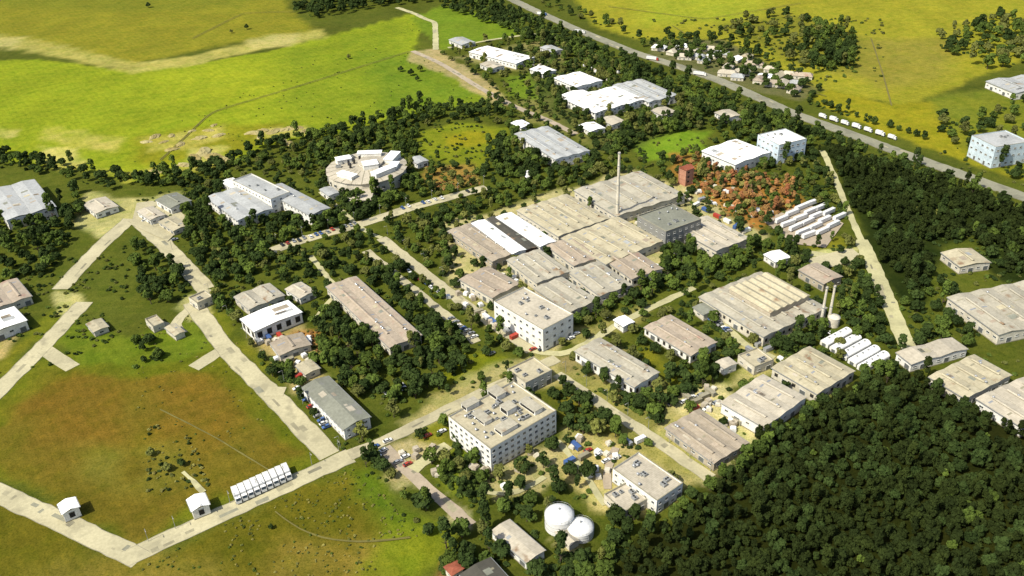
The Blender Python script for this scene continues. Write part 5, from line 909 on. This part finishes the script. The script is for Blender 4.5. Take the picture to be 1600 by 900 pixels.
# ------------------------------------------------------------------ vehicles
def car_protos():
    P_ = {}
    for nm, m in (('white', 'white'), ('silver', 'silver'), ('red', 'red'), ('blue', 'blue'), ('black', 'black')):
        b_ = MB(); prof = [(-2.15, .35), (-2.2, .8), (-2.0, 1.0), (1.0, 1.0), (2.05, .82), (2.15, .5), (2.1, .35)]; vs = [(x_, y_, z_) for y_ in (-.85, .85) for x_, z_ in prof]; n_ = 7
        b_.add(vs, [(i, (i + 1) % n_, n_ + (i + 1) % n_, n_ + i) for i in range(n_)] + [tuple(range(n_))[::-1], tuple(range(n_, 2 * n_))])
        r_ = MB(); r_.box(-1.35, .3, -.62, .62, 1.47, 1.53); g = MB(); vs = []
        for x0, x1, y_, z_ in ((-1.95, 1.0, .8, .99), (-1.4, .35, .64, 1.48)): vs += [(x0, -y_, z_), (x1, -y_, z_), (x1, y_, z_), (x0, y_, z_)]
        g.add(vs, [(0, 1, 5, 4), (1, 2, 6, 5), (2, 3, 7, 6), (3, 0, 4, 7), (4, 5, 6, 7)])
        P_[nm] = (b_.mesh('body', M[m]), g.mesh('windows', M['glass']), r_.mesh('roof_panel', M[m]))
    return P_
CARP = car_protos(); wm_ = MB(); wm_.cyl(0, 0, -.11, .11, .34, n=12, axis='y'); WH = wm_.mesh('wheel', M['tyre']); lm_ = MB(); lm_.box(-.03, .03, -.18, .18, -.07, .07); LM = lm_.mesh('headlight', M['lamp'])
def car(x, y, rz, colr, label, group):
    e = empty('parked_car', (x, y, .25), rz, label=label, cat='car', group=group); b_, g, r_ = CARP[colr]; e.scale = (1.12,) * 3
    inst('body', b_, e); inst('windows', g, e); inst('roof_panel', r_, e)
    for sx in (-1.35, 1.3):
        for sy in (-.8, .8): inst('wheel', WH, e, (sx, sy, .34))
    for sy in (-.6, .6): inst('headlight', LM, e, (2.12, sy, .66))
cr_ = random.Random(12); A_U, A_V = math.radians(-56), math.radians(34)
def cars(ps, rz, where, end=None):
    if isinstance(ps, tuple): n_, a, b_ = ps; ps = [(a[0] + (b_[0] - a[0]) * i / (n_ - 1), a[1] + (b_[1] - a[1]) * i / (n_ - 1)) for i in range(n_)]
    ps = sorted(ps)
    ps = [p for p in ps if cr_.random() > .14]
    for i, p in enumerate(ps):
        c = pix(p); c = c + Vector((cr_.uniform(-.9, .9), cr_.uniform(-.9, .9), 0)); cl = cr_.choice(['white', 'white', 'white', 'silver', 'silver', 'red', 'blue', 'black', 'white'])
        car(c.x, c.y, rz + cr_.uniform(-.05, .05) + (math.pi if cr_.random() < .3 else 0), cl, ('%s %s car from the left, %s' % (ORD[i], cl, where)), 'cars ' + where)
cars((12, (466, 608), (512, 668)), A_V, 'in front of the grey roofed white office')
cars((9, (604, 620 - 3), (648, 598)), A_U, 'on the road behind the dark trees')
cars((7, (706, 500), (742, 528)), A_V, 'at the lower end of the avenue')
cars((8, (640, 425), (700, 470)), A_U, 'along the upper avenue')
cars((14, (440, 384), (556, 350)), A_U, 'on the bright strip road, left half')
cars((12, (630, 326), (740, 298)), A_U, 'on the bright strip road, right half')
cars([(770, 553), (832, 548), (845, 549), (900, 522), (918, 514), (892, 530), (950, 496), (812, 566)], A_V, 'around the crossing below the tall white block')
cars((9, (1104, 492), (1140, 520)), A_V, 'along the left wall of the square warehouse')
cars([(1052, 634), (1066, 628), (1082, 622), (1094, 618), (1120, 632), (1104, 640), (1150, 650)], A_V, 'in the paved yard behind the brown shed')
cars([(622, 724), (632, 716), (612, 712), (640, 726), (598, 706), (590, 716), (606, 690), (584, 700)], A_V, 'on the forecourt left of the office block')
cars([(230, 330), (246, 338), (240, 352), (258, 370), (226, 346), (272, 376)], A_V, 'on the far left yard')
cars([(950, 722), (936, 712), (920, 706), (966, 716)], A_V, 'on the sandy lot above the canteen')
cars([(1296, 520), (1308, 498)], A_V, 'at the slim chimneys')
cars([(462, 548), (474, 544), (486, 558), (450, 558)], A_V, 'beside the orange bushes')
cars([(712, 668), (690, 676), (668, 682)], A_V, 'on the road left of the office block')
# lorries
def box_truck_parts(Lb, cabc):
    b_ = MB(); b_.box(-Lb / 2, Lb / 2 - .1, -1.25, 1.25, 1.15, 3.9); r_ = MB()
    for i in range(int(Lb / 1.5)): r_.box(-Lb / 2 + .5 + i * 1.5, -Lb / 2 + .62 + i * 1.5, -1.28, 1.28, 3.9, 3.95)
    c_ = MB(); x0 = Lb / 2 + .1; pr = [(x0, .6), (x0, 3.0), (x0 + 1.5, 3.0), (x0 + 2.05, 1.9), (x0 + 2.1, .6)]; n_ = 5; vs = [(a, y_, z) for y_ in (-1.15, 1.15) for a, z in pr]
    c_.add(vs, [(i, (i + 1) % n_, n_ + (i + 1) % n_, n_ + i) for i in range(n_)] + [tuple(range(n_))[::-1], tuple(range(n_, 2 * n_))])
    g = MB(); g.add([(x0 + 1.56, -1, 2.95), (x0 + 2.06, -1, 1.98), (x0 + 2.06, 1, 1.98), (x0 + 1.56, 1, 2.95)], [(0, 1, 2, 3)]); ch = MB(); ch.box(-Lb / 2, x0 + 1.9, -.5, .5, .6, 1.15)
    w_ = MB(); w_.cyl(0, 0, -.15, .15, .5, n=12, axis='y')
    return [('cargo_box', b_.mesh('cargo_box', M['white'])), ('roof_ribs', r_.mesh('roof_ribs', M['metal'])), ('cab', c_.mesh('cab', M[cabc])), ('windscreen', g.mesh('windscreen', M['glass'])), ('chassis', ch.mesh('chassis', M['black']))], w_.mesh('wheel', M['tyre']), x0
TP = {('s', 'white'): box_truck_parts(6, 'white'), ('l', 'white'): box_truck_parts(12, 'white'), ('l', 'blue'): box_truck_parts(12, 'blue'), ('l', 'red'): box_truck_parts(12, 'red')}
def truck(x, y, rz, kind, colr, label, group, sc=1.0, cab=True):
    parts, w_, x0 = TP[(kind, colr)]; e = empty('lorry' if cab else 'trailer', (x, y, .25), rz, label=label, cat='lorry' if cab else 'trailer', group=group); e.scale = (sc,) * 3
    for nm, me in parts:
        if cab or nm in ('cargo_box', 'roof_ribs', 'chassis'):
            if not cab and nm == 'chassis': continue
            inst(nm, me, e)
    Lb = 6 if kind == 's' else 12
    for xx in ((x0 + 1, -Lb / 2 + 1.2, -Lb / 2 + 2.4) if cab else (-Lb / 2 + 1.2, -Lb / 2 + 2.4, Lb / 2 - 1.5)):
        for sy in (-1.1, 1.1): inst('wheel', w_, e, (xx, sy, .5))
for i in range(9):
    t_ = i / 8; c = pix((370 + (448 - 370) * t_, 777 + (741 - 777) * t_))
    truck(c.x, c.y, math.radians(-62), 's', 'white', ('%s white box lorry from the left in the row parked beside the front road' % ORD[i]), 'white lorries beside the front road', 1.12)
d_ = pix((1392, 217)) - pix((1284, 184)); nq = int(d_.length / 10.2)
for i in range(nq):
    c = pix((1284, 184)) + d_ * (i / (nq - 1)); truck(c.x, c.y, math.atan2(d_.y, d_.x) + cr_.uniform(-.02, .02), 's', 'white', '%s white lorry from the left in the highway queue' % ORD[i], 'lorries queuing on the highway', .95 + .1 * (i % 2))
rows_ = [((1222, 348), (1262, 372), 5), ((1236, 338), (1284, 366), 5), ((1252, 328), (1300, 356), 5), ((1268, 320), (1310, 344), 4)]
for j, (a, b_, n_) in enumerate(rows_):
    for i in range(n_):
        t_ = i / (n_ - 1); c = pix((a[0] + (b_[0] - a[0]) * t_, a[1] + (b_[1] - a[1]) * t_))
        truck(c.x + cr_.uniform(-1, 1), c.y + cr_.uniform(-1, 1), A_V + cr_.uniform(-.08, .08), 'l', 'white', '%s white box trailer from the left in the %s row of the trailer yard' % (ORD[i], ['front', 'second', 'third', 'rear'][j]), 'white trailers in the trailer yard', 1.05, cab=False)
for i, (p, cl) in enumerate([((905, 52), 'white'), ((1018, 94), 'red'), ((1092, 118), 'white'), ((846, 24), 'blue')]):
    c = pix(p); truck(c.x, c.y, math.radians(-30), 'l', cl, ['long lorry with white cab driving on the highway behind the white cluster', 'long lorry with red cab on the highway beside the houses', 'white cabbed long lorry on the highway below the houses', 'long lorry with blue cab far up on the highway'][i], 'lorries driving on the highway')
# twig heap track in the brown field

# ------------------------------------------------------------------ site clutter
def protos(name, mbs): return [(n_, b_.mesh(n_, M[m_])) for n_, b_, m_ in mbs]
a = MB(); a.box(-3, 3, -1.2, 1.2, .15, 2.6); b_ = MB()
for i in range(12): b_.box(-2.9 + i * .5, -2.7 + i * .5, -1.26, 1.26, .2, 2.55)
d_ = MB(); d_.box(3.0, 3.06, -1.1, -.03, .25, 2.5).box(3.0, 3.06, .03, 1.1, .25, 2.5)
CONT = {c_: [('box', a.mesh('box', M[c_])), ('ribs', b_.mesh('ribs', M[c_])), ('doors', d_.mesh('doors', M['metal']))] for c_ in ('white', 'red', 'blue', 'silver', 'conc')}
CN = dict(white='white', red='red', blue='blue', silver='grey', conc='cream')
def container(p, rz, c_, label, group):
    w = pix(p); e = empty('container', (w.x, w.y, .2), rz, label=label, cat='container', group=group)
    for n_, me in CONT[c_]: inst(n_, me, e)
kr = random.Random(33)
for where, spots in {'in the paved yard behind the brown roofed shed': [(1072, 622), (1088, 630), (1100, 622), (1110, 616), (1150, 632), (1138, 640), (1152, 660), (1084, 642)], 'between the orange grove and the works': [(1088, 322), (1102, 330), (1120, 340), (1136, 348), (1150, 356), (1166, 362), (1096, 314)], 'on the sandy lot above the canteen': [(900, 700), (912, 716), (980, 694), (1000, 690), (890, 724)],
                     'beside the avenue near the tall white block': [(792, 520), (804, 528), (770, 505), (748, 490), (760, 498)], 'beside the square warehouse': [(1186, 540), (1200, 548), (1172, 550), (1222, 566)], 'on the yard below the white hall': [(404, 536), (420, 530), (438, 528), (452, 566), (470, 590)]}.items():
    for i, p in enumerate(sorted(spots)): c_ = kr.choice(list(CONT)); container(p, A_U if kr.random() < .6 else A_V + kr.uniform(-.2, .2), c_, '%s container from the left, %s, %s' % (ORD[i], CN[c_], where), 'containers ' + where)
pm = []
for k in range(3):
    q = MB(); 
    for i in range(3): q.box(-1.3, 1.3, -1.1 + i * .95, -.9 + i * .95, 0, .12)
    t_ = MB(); t_.box(-1.3, 1.3, -1.2, 1.2, .12, 1.0 + k * .5).box(-1.15, 1.0, -1.0, 1.1, 1.0 + k * .5, 1.5 + k * .5); pm.append((q.mesh('pallet', M['w_tan']), t_.mesh('goods', M[('w_cream', 'white', 'w_tan')[k]])))
def pallets(where, poly, n_, seed):
    W_ = np.array(w2(poly)); lo, hi = W_.min(0), W_.max(0); q = np.random.RandomState(seed).rand(n_ * 12, 2) * (hi - lo) + lo; q = [v for v in q[poly_sd(q, W_) > 0] if clear(v[0], v[1], 1.5, False)][:n_]
    q.sort(key=lambda v: proj((v[0], v[1], 0))[0])
    for i, v in enumerate(q):
        k = kr.randrange(3); e = empty('pallet_stack', (v[0], v[1], .12), kr.random() * 3, label='%s stack of goods from the left, %s' % (ORD[i], where), cat='pallet stack', group='goods stacked ' + where); e.scale = (1.2,) * 3; inst('pallet', pm[k][0], e); inst('goods', pm[k][1], e)
pallets('between the halls of the big works', [(700, 440), (760, 400), (1000, 270), (1090, 300), (1180, 375), (1030, 428), (890, 500)], 26, 3)
pallets('on the yard behind the brown roofed shed', [(1055, 615), (1130, 604), (1190, 660), (1150, 680)], 14, 4)
pallets('on the sandy lot above the canteen', [(885, 680), (980, 695), (950, 760), (890, 730)], 12, 5)
pallets('on the yard at the white hall', [(395, 530), (470, 510), (500, 545), (480, 595), (420, 560)], 14, 6)
pallets('at the edge of the orange grove', [(1060, 290), (1190, 365), (1240, 330), (1100, 280)], 16, 7)
PM0 = list(pm); om = []
for k, mm in enumerate(('leaf_orange', 'leaf_red', 'w_red')):
    t_ = MB(); t_.box(-2.2, 2.2, -1.4, 1.4, .12, 1.4 + k * .4).box(-1.6, 1.5, -1.1, 1.2, 1.4 + k * .4, 2.0 + k * .4); om.append((PM0[0][0], t_.mesh('rusty_goods', M[mm])))
pm = om
pallets('rusty orange, inside the orange grove', [(1080, 262), (1150, 270), (1240, 302), (1225, 335), (1180, 352), (1100, 305)], 30, 17)
pm = PM0
pallets('around the houses below the highway', [(800, 80), (860, 62), (1000, 120), (1060, 160), (960, 190), (880, 160)], 22, 8)
pallets('beside the avenue', [(690, 450), (770, 470), (860, 545), (830, 555), (690, 460)], 14, 9)
pallets('on the forecourt of the office block', [(600, 700), (690, 690), (640, 740), (720, 800), (700, 690), (860, 700), (800, 780)], 16, 10)
q = MB(); q.cyl(0, 0, 0, 8, .14, .08, n=6); q2 = MB(); q2.box(0, 1.9, -.06, .06, 7.9, 8.05); q3 = MB(); q3.box(1.3, 2.3, -.16, .16, 7.78, 7.92); LP = [('post', q.mesh('post', M['metal'])), ('arm', q2.mesh('arm', M['metal'])), ('lamp_head', q3.mesh('lamp_head', M['lamp']))]
def lamps(where, a, b_, n_, rz):
    for i in range(n_):
        t_ = i / (n_ - 1); w = pix((a[0] + (b_[0] - a[0]) * t_, a[1] + (b_[1] - a[1]) * t_)); e = empty('street_lamp', (w.x, w.y, 0), rz, label='%s street lamp from the left %s' % (ORD[i], where), cat='street lamp', group='street lamps ' + where)
        for n2, me in LP: inst(n2, me, e)
lamps('along the perimeter road', (240, 356), (532, 700), 11, A_V + math.pi); lamps('along the front road', (232, 846), (530, 706), 8, A_U); lamps('along the avenue', (606, 368), (836, 540), 9, A_V + math.pi); lamps('along the yard road', (884, 582), (1110, 736), 8, A_V + math.pi); lamps('along the bright strip road', (432, 380), (756, 288), 9, A_U)
